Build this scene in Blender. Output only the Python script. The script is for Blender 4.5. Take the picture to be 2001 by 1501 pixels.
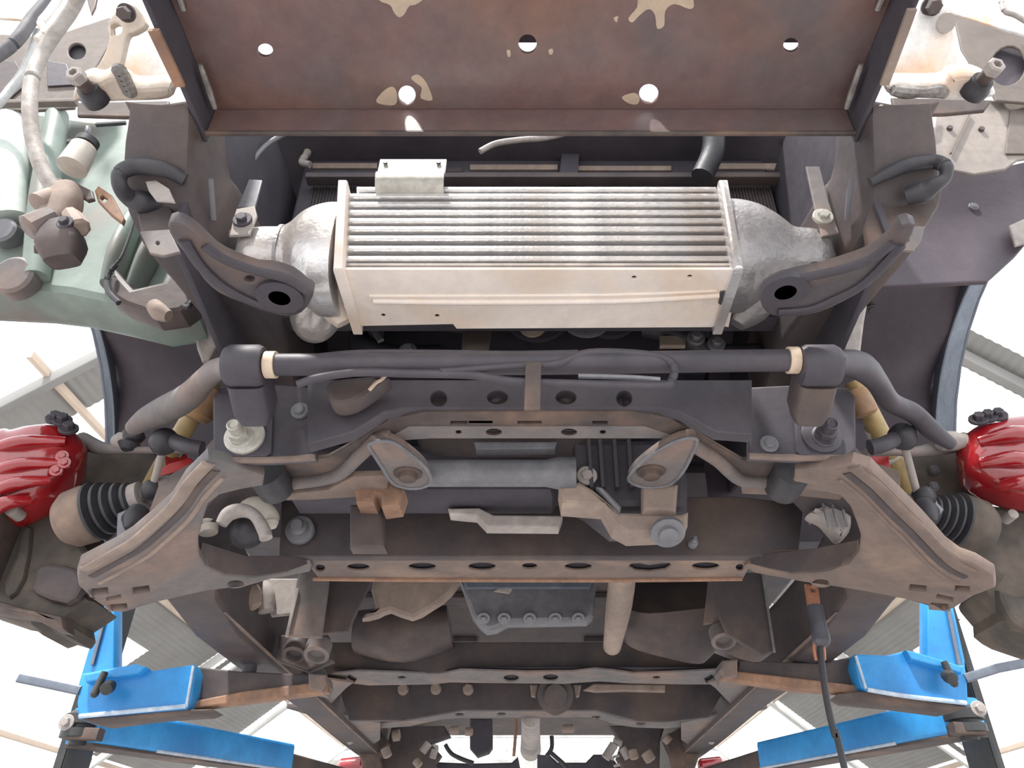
import bpy, bmesh, math, random
from mathutils import Vector, Matrix
random.seed(7)
sc = bpy.context.scene
COL = sc.collection
for o in list(bpy.data.objects): bpy.data.objects.remove(o)

# ---------------------------------------------------------------- camera
CAM = Vector((0, 0, 1.30))
F = 1480.0
PITCH = math.radians(34.0); CX = 1037.0
cd = bpy.data.cameras.new('camera'); cam = bpy.data.objects.new('camera', cd); COL.objects.link(cam)
cd.sensor_width = 36.0; cd.lens = 36.0 * F / 2001.0; cd.clip_start = 0.02; cd.clip_end = 200
cam.location = CAM; cam.rotation_euler = (math.radians(90) + PITCH, 0, 0)
cd.shift_x = -(CX - 1000.5) / 2001.0
sc.camera = cam
RM = cam.rotation_euler.to_matrix()

# ---------------------------------------------------------------- world, sun, exposure
w = bpy.data.worlds.new('overcast_sky'); sc.world = w; w.use_nodes = True
nt = w.node_tree; nt.nodes.clear()
wo = nt.nodes.new('ShaderNodeOutputWorld'); bg = nt.nodes.new('ShaderNodeBackground')
bg.inputs[0].default_value = (0.95, 0.97, 1.0, 1); bg.inputs[1].default_value = 1.35
nt.links.new(bg.outputs[0], wo.inputs[0])
sd = bpy.data.lights.new('sun', 'SUN'); sd.energy = 5.0; sd.angle = math.radians(4); sd.color = (1, .97, .93)
sun = bpy.data.objects.new('sun', sd); COL.objects.link(sun)
sun.rotation_euler = Vector((-.22, -.30, .92)).to_track_quat('Z', 'Y').to_euler()
sun.location = (-6, -8, 9)
sc.view_settings.view_transform = 'Standard'; sc.view_settings.look = 'None'
sc.view_settings.gamma = 1.0; sc.view_settings.use_curve_mapping = False
sc.view_settings.exposure = 0.55

# ---------------------------------------------------------------- helpers
def ray(px, py):
    return RM @ Vector(((px - CX) / F, (750.5 - py) / F, -1.0))
def P(px, py, h=None, y=None, x=None):
    """point seen at a pixel, at height h above the lens, distance y behind it or offset x beside it"""
    d = ray(px, py)
    if h is not None: t = h / d.z
    elif y is not None: t = y / d.y
    else: t = x / d.x
    return CAM + d * t
def W(x, y, h): return Vector((x, y, h + CAM.z))
def V(*a): return Vector(a)

MATS = {}
def mat(name, c1, c2=None, rough=.6, metal=0.0, scale=9.0, lo=.38, hi=.62, bump=.15, bscale=60.0, c3=None, s3=2.5, spec=.5, coat=0, dirt=.8):
    m = bpy.data.materials.new(name); m.use_nodes = True; N = m.node_tree.nodes; L = m.node_tree.links
    b = N['Principled BSDF']
    tc = N.new('ShaderNodeTexCoord'); no = N.new('ShaderNodeTexNoise'); no.inputs['Scale'].default_value = scale
    no.inputs['Detail'].default_value = 6; no.inputs['Roughness'].default_value = .6
    L.new(tc.outputs['Object'], no.inputs['Vector'])
    cr = N.new('ShaderNodeValToRGB'); cr.color_ramp.elements[0].position = lo; cr.color_ramp.elements[1].position = hi
    cr.color_ramp.elements[0].color = (*c1, 1); cr.color_ramp.elements[1].color = (*(c2 or c1), 1)
    L.new(no.outputs['Fac'], cr.inputs['Fac'])
    out = cr.outputs['Color']
    if c3:
        n3 = N.new('ShaderNodeTexNoise'); n3.inputs['Scale'].default_value = s3; n3.inputs['Detail'].default_value = 4
        L.new(tc.outputs['Object'], n3.inputs['Vector'])
        r3 = N.new('ShaderNodeValToRGB'); r3.color_ramp.elements[0].position = .5; r3.color_ramp.elements[1].position = .66
        L.new(n3.outputs['Fac'], r3.inputs['Fac'])
        mx = N.new('ShaderNodeMixRGB'); L.new(r3.outputs['Color'], mx.inputs['Fac']); L.new(out, mx.inputs['Color1'])
        mx.inputs['Color2'].default_value = (*c3, 1); out = mx.outputs['Color']
    if bump:
        n4 = N.new('ShaderNodeTexNoise'); n4.inputs['Scale'].default_value = scale * 3.1; n4.inputs['Detail'].default_value = 9; n4.inputs['Roughness'].default_value = .72
        L.new(tc.outputs['Object'], n4.inputs['Vector'])
        r4 = N.new('ShaderNodeValToRGB'); r4.color_ramp.elements[0].position = .36; r4.color_ramp.elements[1].position = .64
        r4.color_ramp.elements[0].color = (.66, .66, .68, 1); r4.color_ramp.elements[1].color = (1.0, .99, .97, 1)
        L.new(n4.outputs['Fac'], r4.inputs['Fac'])
        m4 = N.new('ShaderNodeMixRGB'); m4.blend_type = 'MULTIPLY'; m4.inputs['Fac'].default_value = dirt
        L.new(out, m4.inputs['Color1']); L.new(r4.outputs['Color'], m4.inputs['Color2']); out = m4.outputs['Color']
    L.new(out, b.inputs['Base Color'])
    b.inputs['Roughness'].default_value = rough; b.inputs['Metallic'].default_value = metal
    b.inputs['Specular IOR Level'].default_value = spec
    if coat: b.inputs['Coat Weight'].default_value = coat; b.inputs['Coat Roughness'].default_value = .08
    if bump:
        nb = N.new('ShaderNodeTexNoise'); nb.inputs['Scale'].default_value = bscale; nb.inputs['Detail'].default_value = 4
        L.new(tc.outputs['Object'], nb.inputs['Vector'])
        bp = N.new('ShaderNodeBump'); bp.inputs['Strength'].default_value = bump; bp.inputs['Distance'].default_value = .004
        L.new(nb.outputs['Fac'], bp.inputs['Height']); L.new(bp.outputs['Normal'], b.inputs['Normal'])
    MATS[name] = m; return m

mat('rust_plate', (.225, .135, .125), (.18, .145, .145), rough=.42, metal=.15, scale=5, c3=(.27, .15, .115), s3=3, bump=.1)
mat('rust_frame', (.108, .080, .070), (.068, .054, .052), rough=.65, scale=14, c3=(.20, .13, .098), s3=6)
mat('brown_dust', (.25, .185, .155), (.18, .14, .125), rough=.75, scale=7, c3=(.33, .235, .18), s3=5)
mat('grey_dust', (.225, .195, .185), (.165, .158, .16), rough=.7, scale=8, c3=(.29, .205, .17), s3=5)
mat('rust_orange', (.42, .24, .15), (.28, .17, .12), rough=.75, scale=20)
mat('tan_dust', (.42, .33, .27), (.30, .235, .20), rough=.8, scale=9)
mat('dark_steel', (.090, .078, .090), (.066, .060, .074), rough=.55, metal=.1, scale=8)
mat('dark_brown', (.098, .076, .074), (.072, .060, .066), rough=.6, scale=7, c3=(.13, .095, .08), s3=5)
mat('hole_shade', (.018, .015, .022), rough=.8, bump=0)
mat('worn_dark', (.115, .10, .105), (.075, .066, .074), rough=.55, scale=9, c3=(.17, .12, .10), s3=9)
mat('knuckle_olive', (.095, .080, .066), (.062, .055, .050), rough=.75, scale=10, c3=(.14, .11, .088), s3=7)
mat('black_rubber', (.035, .034, .042), (.052, .050, .056), rough=.5, scale=20)
mat('bay_dark', (.082, .073, .088), (.064, .058, .074), rough=.7, scale=6)
mat('aluminium', (.90, .89, .88), (.76, .74, .72), rough=.30, metal=.55, scale=9, c3=(.55, .50, .47), s3=7, bump=.25, bscale=120)
mat('cast_aluminium', (.42, .40, .40), (.30, .285, .285), rough=.42, metal=.6, scale=12, bump=.35, bscale=140)
mat('aluminium_dust', (.97, .87, .79), (.90, .81, .73), rough=.5, metal=0, scale=10, c3=(.84, .70, .58), s3=8, bump=.1, dirt=.35)
mat('fin_grey', (.05, .05, .06), (.16, .155, .165), rough=.5, metal=.3, scale=40, bump=.4, bscale=300)
mat('pale_grey', (.52, .47, .43), (.38, .34, .32), rough=.7, scale=12)
mat('pan_grey', (.27, .27, .29), (.20, .20, .215), rough=.5, metal=.3, scale=12)
mat('zinc', (.62, .60, .53), (.50, .48, .43), rough=.5, metal=.25, scale=30)
mat('caliper_red', (.50, .014, .022), (.34, .010, .016), rough=.16, scale=8, bump=.6, bscale=18, coat=1, spec=.8)
mat('lift_blue', (.05, .40, .88), (.04, .33, .78), rough=.38, scale=5, c3=(.03, .28, .70), s3=4, bump=.05)
mat('white_scuff', (.70, .78, .86), (.45, .60, .78), rough=.5, scale=20)
mat('lift_dark', (.03, .034, .036), (.05, .05, .05), rough=.5)
mat('reservoir_lit', (.62, .68, .63), (.55, .62, .57), rough=.5, scale=3)  # lighter copy of reservoir, light from the left put into its colour
mat('reservoir', (.26, .33, .285), (.17, .21, .185), rough=.5, scale=3, bump=.05, c3=(.20, .19, .17), s3=7)
mat('cream_plastic', (.72, .68, .60), (.58, .52, .45), rough=.5, scale=8)
mat('hose_grey', (.34, .30, .27), (.46, .42, .39), rough=.6, scale=40)
mat('pale_hose', (.62, .63, .62), (.5, .5, .5), rough=.5, scale=20)
mat('dark_hose', (.13, .13, .14), (.18, .17, .18), rough=.6, scale=20)
mat('panel_beige', (.36, .315, .285), (.28, .245, .22), rough=.7, scale=6)
mat('fender_inner', (.20, .165, .145), (.15, .125, .11), rough=.7, scale=5)
mat('bracket_cream', (.78, .70, .60), (.60, .50, .41), rough=.55, scale=12)
mat('bracket_white', (.94, .93, .90), (.88, .84, .78), rough=.5, scale=9, c3=(.75, .50, .33), s3=9)
mat('weld', (.42, .40, .37), (.22, .20, .19), rough=.5, metal=.3, scale=60, bump=.6)
mat('paint_patch', (.62, .50, .38), (.55, .43, .32), rough=.6)
mat('liner', (.070, .058, .074), (.088, .070, .088), rough=.6, scale=3)
mat('fender_lip', (.20, .23, .28), (.16, .18, .22), rough=.4, metal=.2)
mat('shock_yellow', (.62, .46, .20), (.50, .36, .16), rough=.4)
mat('shock_orange', (.48, .27, .12), (.38, .24, .15), rough=.6, scale=20)
mat('label_red', (.55, .03, .03), (.45, .03, .03), rough=.4)
mat('label_white', (.8, .78, .72), rough=.4)
mat('label_green', (.25, .45, .40), rough=.4)
mat('ring_cream', (.82, .66, .50), (.74, .58, .44), rough=.6)
mat('copper', (.62, .30, .19), (.50, .22, .13), rough=.45, metal=.3, scale=20)
mat('grip_grey', (.06, .06, .075), (.10, .10, .12), rough=.45, scale=8)
mat('roof_sheet', (.33, .325, .31), (.28, .275, .265), rough=.6, metal=.1, scale=1.2, bump=0)
mat('roof_purlin', (.72, .58, .46), (.62, .5, .4), rough=.6, scale=2, bump=0)
mat('roof_white', (.80, .80, .78), (.7, .7, .68), rough=.6, scale=2, bump=0)
mat('concrete', (.37, .355, .35), (.30, .29, .29), rough=.8, scale=1.5)
mat('wall_paint', (.66, .65, .62), (.6, .59, .57), rough=.8, scale=1)

def kids_world(o):
    v = Vector(o.location)
    while o.parent: o = o.parent; v += o.location
    return v
def link(name, me, material, parent=None, origin=None):
    if material: me.materials.append(MATS[material])
    o = bpy.data.objects.new(name, me); COL.objects.link(o)
    n = len(me.vertices)
    if origin is None:
        c = Vector((0, 0, 0))
        for v in me.vertices: c += v.co
        origin = c / max(n, 1)
    me.transform(Matrix.Translation(-origin))
    o.parent = parent
    o.location = origin - (kids_world(parent) if parent else Vector((0, 0, 0)))
    return o
def empty(name, loc, label=None, cat=None, group=None, parent=None):
    o = bpy.data.objects.new(name, None); COL.objects.link(o); o.empty_display_size = .05
    o.parent = parent; o.location = loc - (kids_world(parent) if parent else Vector((0, 0, 0)))
    if label: o['label'] = label
    if cat: o['category'] = cat
    if group: o['group'] = group
    return o
def lab(o, s): o['label'] = s; return o
def smooth(me, ang=35):
    me.polygons.foreach_set('use_smooth', [True] * len(me.polygons))
    me.set_sharp_from_angle(angle=math.radians(ang)); me.update()

def cat(pts, n=6, closed=False):
    out = []; m = len(pts)
    if m < 3: return list(pts)
    rng = range(m if closed else m - 1)
    for i in rng:
        if closed: p0, p1, p2, p3 = pts[(i - 1) % m], pts[i], pts[(i + 1) % m], pts[(i + 2) % m]
        else: p0, p1, p2, p3 = pts[max(i - 1, 0)], pts[i], pts[i + 1], pts[min(i + 2, m - 1)]
        for k in range(n):
            t = k / n
            out.append(.5 * ((2 * p1) + (p2 - p0) * t + (2 * p0 - 5 * p1 + 4 * p2 - p3) * t * t + (3 * p1 - p0 - 3 * p2 + p3) * t ** 3))
    if not closed: out.append(pts[-1].copy())
    return out

# --- plates: an outline given on any plane, with holes, real thickness and rounded edges
def plane_h(h): return (W(0, 0, h), V(0, 0, 1))
def plane_y(y): return (W(0, y, 0), V(0, 1, 0))
def plane_x(x): return (W(x, 0, 0), V(1, 0, 0))
def plane3(a, b, c):
    n = (b - a).cross(c - a).normalized()
    if n.dot(a - CAM) < 0: n = -n
    return (a, n)
def hit(px, py, pl):
    d = ray(px, py); t = (pl[0] - CAM).dot(pl[1]) / d.dot(pl[1]); return CAM + d * t
def oval(cx, cy, a, b, n=18, rot=0):
    r = math.radians(rot)
    return [(cx + a * math.cos(q) * math.cos(r) - b * math.sin(q) * math.sin(r), cy + a * math.cos(q) * math.sin(r) + b * math.sin(q) * math.cos(r))
            for q in [2 * math.pi * k / n for k in range(n)]]
def plate3(name, parent, material, pts, holes=(), n=None, t=.004, bev=.001, sm=0):
    """pts, holes: world points on one plane whose normal n points away from the lens; body grows along n by t"""
    o0 = pts[0]; n = n.normalized()
    ax = n.cross(V(0, 0, 1)) if abs(n.z) < .9 else n.cross(V(0, 1, 0))
    ax.normalize(); ay = n.cross(ax)
    cu = bpy.data.curves.new('c', 'CURVE'); cu.dimensions = '2D'; cu.fill_mode = 'BOTH'
    cu.extrude = max(t / 2 - bev, 1e-5); cu.bevel_depth = bev; cu.bevel_resolution = 1; cu.offset = -bev
    for q, loop in enumerate([pts] + list(holes)):
        loop = [((p - o0).dot(ax), (p - o0).dot(ay)) for p in loop]
        if q == 0 and sm: loop = [tuple(v) for v in cat([Vector(p) for p in loop], sm, True)]
        s = cu.splines.new('POLY'); s.points.add(len(loop) - 1); s.use_cyclic_u = True
        for k, p in enumerate(loop): s.points[k].co = (p[0], p[1], 0, 1)
    ob = bpy.data.objects.new('c', cu); COL.objects.link(ob)
    dg = bpy.context.evaluated_depsgraph_get()
    me = bpy.data.meshes.new_from_object(ob.evaluated_get(dg)); me.materials.clear()
    bpy.data.objects.remove(ob); bpy.data.curves.remove(cu)
    M = Matrix((ax, ay, ax.cross(ay))).transposed().to_4x4()
    M.translation = o0 + n * (t / 2)
    me.transform(M); me.name = name
    smooth(me, 30)
    return link(name, me, material, parent)
def plate(name, parent, material, pl, outline, holes=(), t=.004, bev=.001, sm=0):
    n = pl[1] if pl[1].dot(pl[0] - CAM) >= 0 else -pl[1]
    pts = [hit(a, b, pl) for a, b in outline]
    hs = [[hit(a, b, pl) for a, b in h] for h in holes]
    return plate3(name, parent, material, pts, hs, n, t, bev, sm)

def backing(parent, PL, outl, off, name='hole_shade_sheet'):  # near-black sheet behind punched holes, standing in for the shade inside
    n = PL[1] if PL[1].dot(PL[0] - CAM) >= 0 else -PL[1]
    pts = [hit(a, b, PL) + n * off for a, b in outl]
    return plate3(name, parent, 'hole_shade', pts, (), n, .002, .0005)
def mesh_rings(name, rings, material, parent, cap=True, ang=40, closed=False):
    bm = bmesh.new(); R = [[bm.verts.new(p) for p in r] for r in rings]; n = len(R[0]); m = len(R)
    for i in range(m if closed else m - 1):
        a, b = R[i], R[(i + 1) % m]
        for k in range(n):
            bm.faces.new((a[k], a[(k + 1) % n], b[(k + 1) % n], b[k]))
    if cap and not closed:
        bm.faces.new(list(reversed(R[0]))); bm.faces.new(R[-1])
    bmesh.ops.recalc_face_normals(bm, faces=bm.faces)
    me = bpy.data.meshes.new(name); bm.to_mesh(me); bm.free(); smooth(me, ang)
    return link(name, me, material, parent)
def loft(name, parent, material, path, sizes, up=V(0, 0, 1), n=16, e=2.0, sm=0, ang=40, closed=False):
    """superelliptic sections of half-size (a across, b along up) swept on a path of world points"""
    if sm:
        sz = [Vector((s[0], s[1], 0)) for s in (sizes if isinstance(sizes, list) else [sizes] * len(path))]
        path = cat(path, sm, closed); sz = cat(sz, sm, closed); sizes = [(s.x, s.y) for s in sz]
    if not isinstance(sizes, list): sizes = [sizes] * len(path)
    rings = []; m = len(path)
    for i, p in enumerate(path):
        if closed: tg = path[(i + 1) % m] - path[(i - 1) % m]
        else: tg = path[min(i + 1, m - 1)] - path[max(i - 1, 0)]
        if tg.length < 1e-9: tg = V(0, 1, 0)
        tg.normalize(); u = up
        if abs(tg.dot(u)) > .97: u = V(0, 1, 0) if abs(tg.y) < .8 else V(1, 0, 0)
        s = tg.cross(u).normalized(); v = s.cross(tg)
        a, b = sizes[i]; r = []
        for k in range(n):
            q = 2 * math.pi * (k + .5) / n; c, d = math.cos(q), math.sin(q)
            r.append(p + s * (a * math.copysign(abs(c) ** (2 / e), c)) + v * (b * math.copysign(abs(d) ** (2 / e), d)))
        rings.append(r)
    return mesh_rings(name, rings, material, parent, ang=ang, closed=closed)
def tube(name, parent, material, pts, r, n=12, sm=6, closed=False):
    sizes = [(q, q) for q in r] if isinstance(r, (list, tuple)) else [(r, r)] * len(pts)
    return loft(name, parent, material, pts, sizes, n=n, sm=sm if len(pts) > 2 else 0, closed=closed)
def lathe(name, parent, material, a, axis, prof, n=24, ang=35):
    """prof: (distance along axis from a, radius)"""
    ax = axis.normalized(); u = ax.orthogonal().normalized(); v = ax.cross(u)
    rings = [[a + ax * d + (u * math.cos(2 * math.pi * k / n) + v * math.sin(2 * math.pi * k / n)) * max(r, 1e-5) for k in range(n)] for d, r in prof]
    return mesh_rings(name, rings, material, parent, ang=ang)
def bar(name, parent, material, a, b, w, t, up=V(0, 0, 1), bev=.002):
    """rectangular bar from a to b, w across, t along up, softly rounded"""
    return loft(name, parent, material, [a, b], (w / 2, t / 2), up=up, n=16, e=9, ang=30)
def box(name, parent, material, lo, hi, bev=.003):
    bm = bmesh.new(); bmesh.ops.create_cube(bm, size=1)
    s = hi - lo; c = (hi + lo) / 2
    for v in bm.verts: v.co = Vector((v.co.x * s.x, v.co.y * s.y, v.co.z * s.z)) + c
    if bev: bmesh.ops.bevel(bm, geom=list(bm.edges), offset=bev, segments=2, affect='EDGES')
    me = bpy.data.meshes.new(name); bm.to_mesh(me); bm.free(); smooth(me, 30)
    return link(name, me, material, parent)
def bolt(parent, p, axis, r=.009, h=.010, material='zinc', washer=1.7, name='bolt'):
    """hexagon head with a flange; axis points out of the surface"""
    ax = axis.normalized(); u = ax.orthogonal().normalized(); v = ax.cross(u)
    bm = bmesh.new()
    def ring(d, rr, n, ph=0): return [bm.verts.new(p + ax * d + (u * math.cos(2 * math.pi * k / n + ph) + v * math.sin(2 * math.pi * k / n + ph)) * rr) for k in range(n)]
    def body(rs, n):
        for a, b in zip(rs, rs[1:]):
            for k in range(n): bm.faces.new((a[k], a[(k + 1) % n], b[(k + 1) % n], b[k]))
        bm.faces.new(rs[0][::-1]); bm.faces.new(rs[-1])
    if washer: body([ring(-.002, r * washer, 20), ring(.0018, r * washer, 20), ring(.0026, r * washer * .93, 20)], 20)
    body([ring(.0, r, 6), ring(h * .85, r, 6), ring(h, r * .86, 6)], 6)
    bmesh.ops.recalc_face_normals(bm, faces=bm.faces)
    me = bpy.data.meshes.new(name); bm.to_mesh(me); bm.free(); smooth(me, 30)
    return link(name, me, material, parent)

DOWN = V(0, 0, -1); FRONT = V(0, -1, 0)

# ================================================================ THE SHED
def tagk(o, k): o['kind'] = k; return o
fl = box('floor', None, 'concrete', V(-14, -10, -.12), V(14, 24, 0), 0); tagk(fl, 'structure')
for s, nm in ((-1, 'wall_left'), (1, 'wall_right')):
    x = 8.25 * s
    tagk(box(nm, None, 'wall_paint', V(x - .06, 5.2, 0), V(x + .06, 21.2, 1.70), 0), 'structure')
RH = 7.0; SL = .8
def roof(x, y, off=0): return W(x, y, RH - SL * abs(x) + off)
ew = []
wins = [(-3.05, -1.95), (-1.85, -.75), (-.65, .45), (.55, 1.65), (1.75, 2.85)]
def wallbox(name, lo, hi, m, parent=None): return box(name, parent, m, lo, hi, 0)
E = tagk(box('wall_back', None, 'wall_paint', V(-8.2, 21.2, 0), V(8.2, 21.35, 4.14), 0), 'structure')
# gable above the window band, window band itself stays open to the sky behind real glazing bars
g = tagk(plate3('wall_back', None, 'wall_paint', [W(-5.0, 21.2, 3.0), W(-3.2, 21.2, 3.35), W(3.2, 21.2, 3.35), W(5.0, 21.2, 3.0), W(0, 21.2, 7.0)], n=V(0, 1, 0), t=.12, bev=0), 'structure')
for k in range(8):
    x = -4.2 + 1.2 * k
    tagk(box('window_%d' % (k + 1), None, 'roof_white', V(x - .025, 21.22, 4.14), V(x + .025, 21.28, 4.66), 0), 'structure')
tagk(box('trim_1', None, 'roof_white', V(-4.5, 21.2, 4.36), V(4.5, 21.24, 4.40), 0), 'structure')

C = tagk(empty('ceiling', W(0, 5.3, 7)), 'structure')
def sheet_mesh(name, length, amp, per=.0762, wd=.86):
    bm = bmesh.new(); n = 66; a = []; b = []
    for i in range(n + 1):
        x = wd * i / n; z = amp * math.sin(2 * math.pi * x / per)
        a.append(bm.verts.new((x, 0, z))); b.append(bm.verts.new((x, length, z)))
    for i in range(n): bm.faces.new((a[i], a[i + 1], b[i + 1], b[i]))
    me = bpy.data.meshes.new(name); bm.to_mesh(me); bm.free(); smooth(me, 80); return me
m_ = bpy.data.materials.new('skylight_sheet'); m_.use_nodes = True
N_ = m_.node_tree.nodes; L_ = m_.node_tree.links
for q in list(N_): N_.remove(q)
o_ = N_.new('ShaderNodeOutputMaterial'); t_ = N_.new('ShaderNodeBsdfTranslucent'); t_.inputs[0].default_value = (.96, .97, .97, 1)
tp_ = N_.new('ShaderNodeBsdfTransparent'); tp_.inputs[0].default_value = (.97, .98, .98, 1); mx_ = N_.new('ShaderNodeMixShader'); mx_.inputs[0].default_value = .6
L_.new(t_.outputs[0], mx_.inputs[1]); L_.new(tp_.outputs[0], mx_.inputs[2]); L_.new(mx_.outputs[0], o_.inputs[0]); MATS['skylight_sheet'] = m_
ang = math.atan(SL); wd = .84; dx = wd * math.cos(ang)
bands = [(5.35, 5.92, 'g'), (5.92, 6.45, 'w'), (6.45, 7.0, 'g'), (7.0, 9.3, 'g'), (9.3, 10.7, 'g'), (10.7, 12.1, 'g'), (12.1, 12.5, 'w'), (12.5, 15.7, 'g'), (15.7, 18.4, 'w'), (18.4, 21.2, 'w')]
cache = {}
for (ya, yb, kd) in bands:
    for s in (-1, 1):
        for c in range(13):
            xo = c * dx; lim = 4.9 + max(0, (ya - 8.3)) * .42
            k2 = 'g' if (kd == 'g' and xo + dx * .5 < lim) else 'w'
            ya2 = ya
            if s > 0 and 5.3 < ya < 5.5: yb2 = 5.52; ya2 = 5.10
            else: yb2 = yb
            if s > 0 and 5.9 < ya < 6: ya2 = 5.52
            if s > 0 and 6.4 < ya < 6.6: k2 = 'w'
            key = (round(yb2 - ya2, 2), k2)
            if key not in cache:
                me = sheet_mesh('roof_sheet', yb2 - ya2, .0045); me.materials.append(MATS['roof_sheet' if k2 == 'g' else 'skylight_sheet']); cache[key] = me
            o = bpy.data.objects.new('roof_sheet' if k2 == 'g' else 'skylight_sheet', cache[key]); COL.objects.link(o); o.parent = C
            o.rotation_euler = (0, ang, 0) if s > 0 else (0, math.pi - ang, 0)
            if s > 0: o.location = roof(xo, ya2) - C.location
            else:
                o.rotation_euler = (0, math.pi - ang, 0); o.location = roof(-xo, ya) - C.location
for x in (1.4, 2.8, 4.75, 6.6, 8.1):
    for s in (-1, 1):
        bar('purlin', C, 'roof_purlin', roof(s * x, 5.3, -.05), roof(s * x, 21.2, -.05), .05, .07)
for x in (4.1,):
    bar('purlin', C, 'roof_purlin', roof(-x, 5.0, -.05), roof(-x, 7.6, -.05), .05, .07)
for y in (5.32, 7.0, 12.05, 12.6, 15.8, 21.1):
    for s in (-1, 1):
        bar('rafter', C, 'roof_white' if y > 6 else 'roof_sheet', roof(0, y, -.12), roof(s * 8.2, y, -.12), .09, .10)

# ================================================================ THE TRUCK
T = empty('pickup_truck', W(0, 1.2, .30), 'rusty four wheel drive pickup truck seen from underneath, raised on the blue lift arms', 'truck')

# ---- bumper channel
hp = plane_h(.81)
def circ(cx, cy, r, ry=None): return oval(cx, cy, r, ry or r, 20)
bx = .393
bm_out = [W(-bx, .30, .81), W(bx, .30, .81), W(bx, .595, .81), W(-bx, .595, .81)]
holes = [[hit(a, b, hp) for a, b in circ(cx, cy, r, r2)] for cx, cy, r, r2 in
         ((518, 99, 15, 13), (1031, 87, 18, 19), (1546, 89, 15, 14), (795, 187, 17, 19), (1268, 184, 19, 19))]
B = plate3('bumper_channel', T, 'rust_plate', bm_out, holes, V(0, 0, 1), .006, .001)
plate3('rear_lip', B, 'rust_plate', [W(-bx, .589, .81), W(bx, .589, .81), W(bx, .589, .765), W(-bx, .589, .765)], (), V(0, 1, 0), .006, .002)
tube('lip_edge', B, 'rust_frame', [W(-bx, .590, .764), W(0, .590, .764), W(bx, .590, .764)], .0035, n=8, sm=0)
for s in (-1, 1):
    q = plate3('end_plate', B, 'bay_dark', [W(s * bx, .28, .815), W(s * bx, .60, .815), W(s * bx, .60, .76), W(s * bx, .28, .76)], (), V(s, 0, 0), .006, .002)
    tube('weld_bead', B, 'weld', [W(s * (bx - .012), y, .806 + random.uniform(-.001, .001)) for y in (.34, .40, .43, .46)], [.003, .005, .004, .003], n=8)
    tube('weld_bead', B, 'weld', [W(s * (bx - .010), y, .800 - (y - .5) * .12) for y in (.52, .55, .575)], [.003, .004, .003], n=8)
plate3('inner_web', B, 'bay_dark', [W(-bx, .40, .84), W(bx, .40, .84), W(bx, .520, .84), W(-bx, .520, .84)], (), V(0, 0, 1), .006, .001)
def patch(pts): 
    q = plate('bare_paint_patch', B, 'paint_patch', plane_h(.8095), pts, (), .0008, .0002, 3); return q
for pts in ([(733, -30), (850, -30), (818, 6), (800, 12), (790, 28), (780, 34), (770, 25), (762, 10), (740, 0)],
            [(1255, -20), (1340, -18), (1356, 8), (1348, 18), (1318, 8), (1300, 22), (1298, 50), (1284, 56), (1280, 30), (1268, 18), (1250, 30), (1236, 44), (1228, 36), (1245, 14)],
            [(1199, 36), (1208, 32), (1205, 44)], [(735, 196), (752, 176), (768, 170), (776, 185), (772, 205), (745, 204)],
            [(803, 152), (815, 146), (828, 155), (838, 172), (845, 196), (822, 192), (824, 172), (812, 162)],
            [(1215, 190), (1240, 182), (1250, 192), (1245, 204), (1228, 202)], [(990, 100), (996, 98), (998, 108), (993, 112)], [(1072, 98), (1080, 96), (1080, 105), (1074, 107)]):
    patch(pts)

# ---- engine bay darkness above: inner body panels, engine, radiator
bay = plate3('bay_light_cover', T, 'bay_dark', [W(-.60, .78, 1.04), W(.60, .78, 1.04), W(.60, 1.9, 1.04), W(-.60, 1.9, 1.04)], (), V(0, 0, 1), .02, .002)  # added cover above the engine, stops light leaking in from above
plate3('cab_floor_pan', T, 'dark_brown', [W(-.80, 1.55, .80), W(.80, 1.55, .80), W(.80, 3.35, .80), W(-.80, 3.35, .80)], (), V(0, 0, 1), .02, .002)
plate3('firewall', T, 'bay_dark', [W(-.66, 1.56, .80), W(.66, 1.56, .80), W(.66, 1.50, 1.05), W(-.66, 1.50, 1.05)], (), V(0, 1, .24), .01, .002)
for s in (-1, 1):
    for k in range(3):
        bar('floor_rib', bpy.data.objects['cab_floor_pan'], 'dark_brown', W(s * .2, 1.9 + k * .5, .79), W(s * .55, 1.9 + k * .5, .79), .06, .02)
# radiator
yR = .86
RD = box('radiator', T, 'bay_dark', W(-.385, yR, .70), W(.40, yR + .04, 1.05), .004)
pr = plane_y(yR - .004)
for (x0, x1, py_, ht, mt) in ((610, 737, 323, 10, 'tan_dust'), (872, 905, 331, 8, 'dark_brown'), (918, 1090, 326, 10, 'tan_dust'), (1128, 1312, 328, 9, 'tan_dust'), (1398, 1534, 324, 11, 'tan_dust'), (1270, 1516, 265, 10, 'tan_dust')):
    plate('radiator_seam', RD, mt, pr, [(x0, py_ - ht / 2), (x1, py_ - ht / 2), (x1, py_ + ht / 2), (x0, py_ + ht / 2)], (), .004, .001)
fins = bmesh.new()
for k in range(150):
    x = -.36 + .755 * k / 149
    v = [fins.verts.new(p) for p in (W(x, yR - .003, .74), W(x + .0016, yR - .003, .74), W(x + .0016, yR - .003, 1.0), W(x, yR - .003, 1.0))]
    w2 = [fins.verts.new(p.co + V(0, .003, 0)) for p in v]
    fins.faces.new(v)
    for i in range(4): fins.faces.new((v[i], v[(i + 1) % 4], w2[(i + 1) % 4], w2[i]))
me = bpy.data.meshes.new('radiator_fins'); fins.to_mesh(me); fins.free()
tagk(link('radiator_fins', me, 'dark_brown', RD), 'stuff')
bar('radiator_support', T, 'dark_brown', P(600, 350, y=.84), P(1560, 350, y=.84), .02, .012)
plate('hose_clip', RD, 'bay_dark', plane_y(.845), [(1100, 268), (1135, 268), (1128, 350), (1092, 350)], (), .01, .002)
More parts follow.
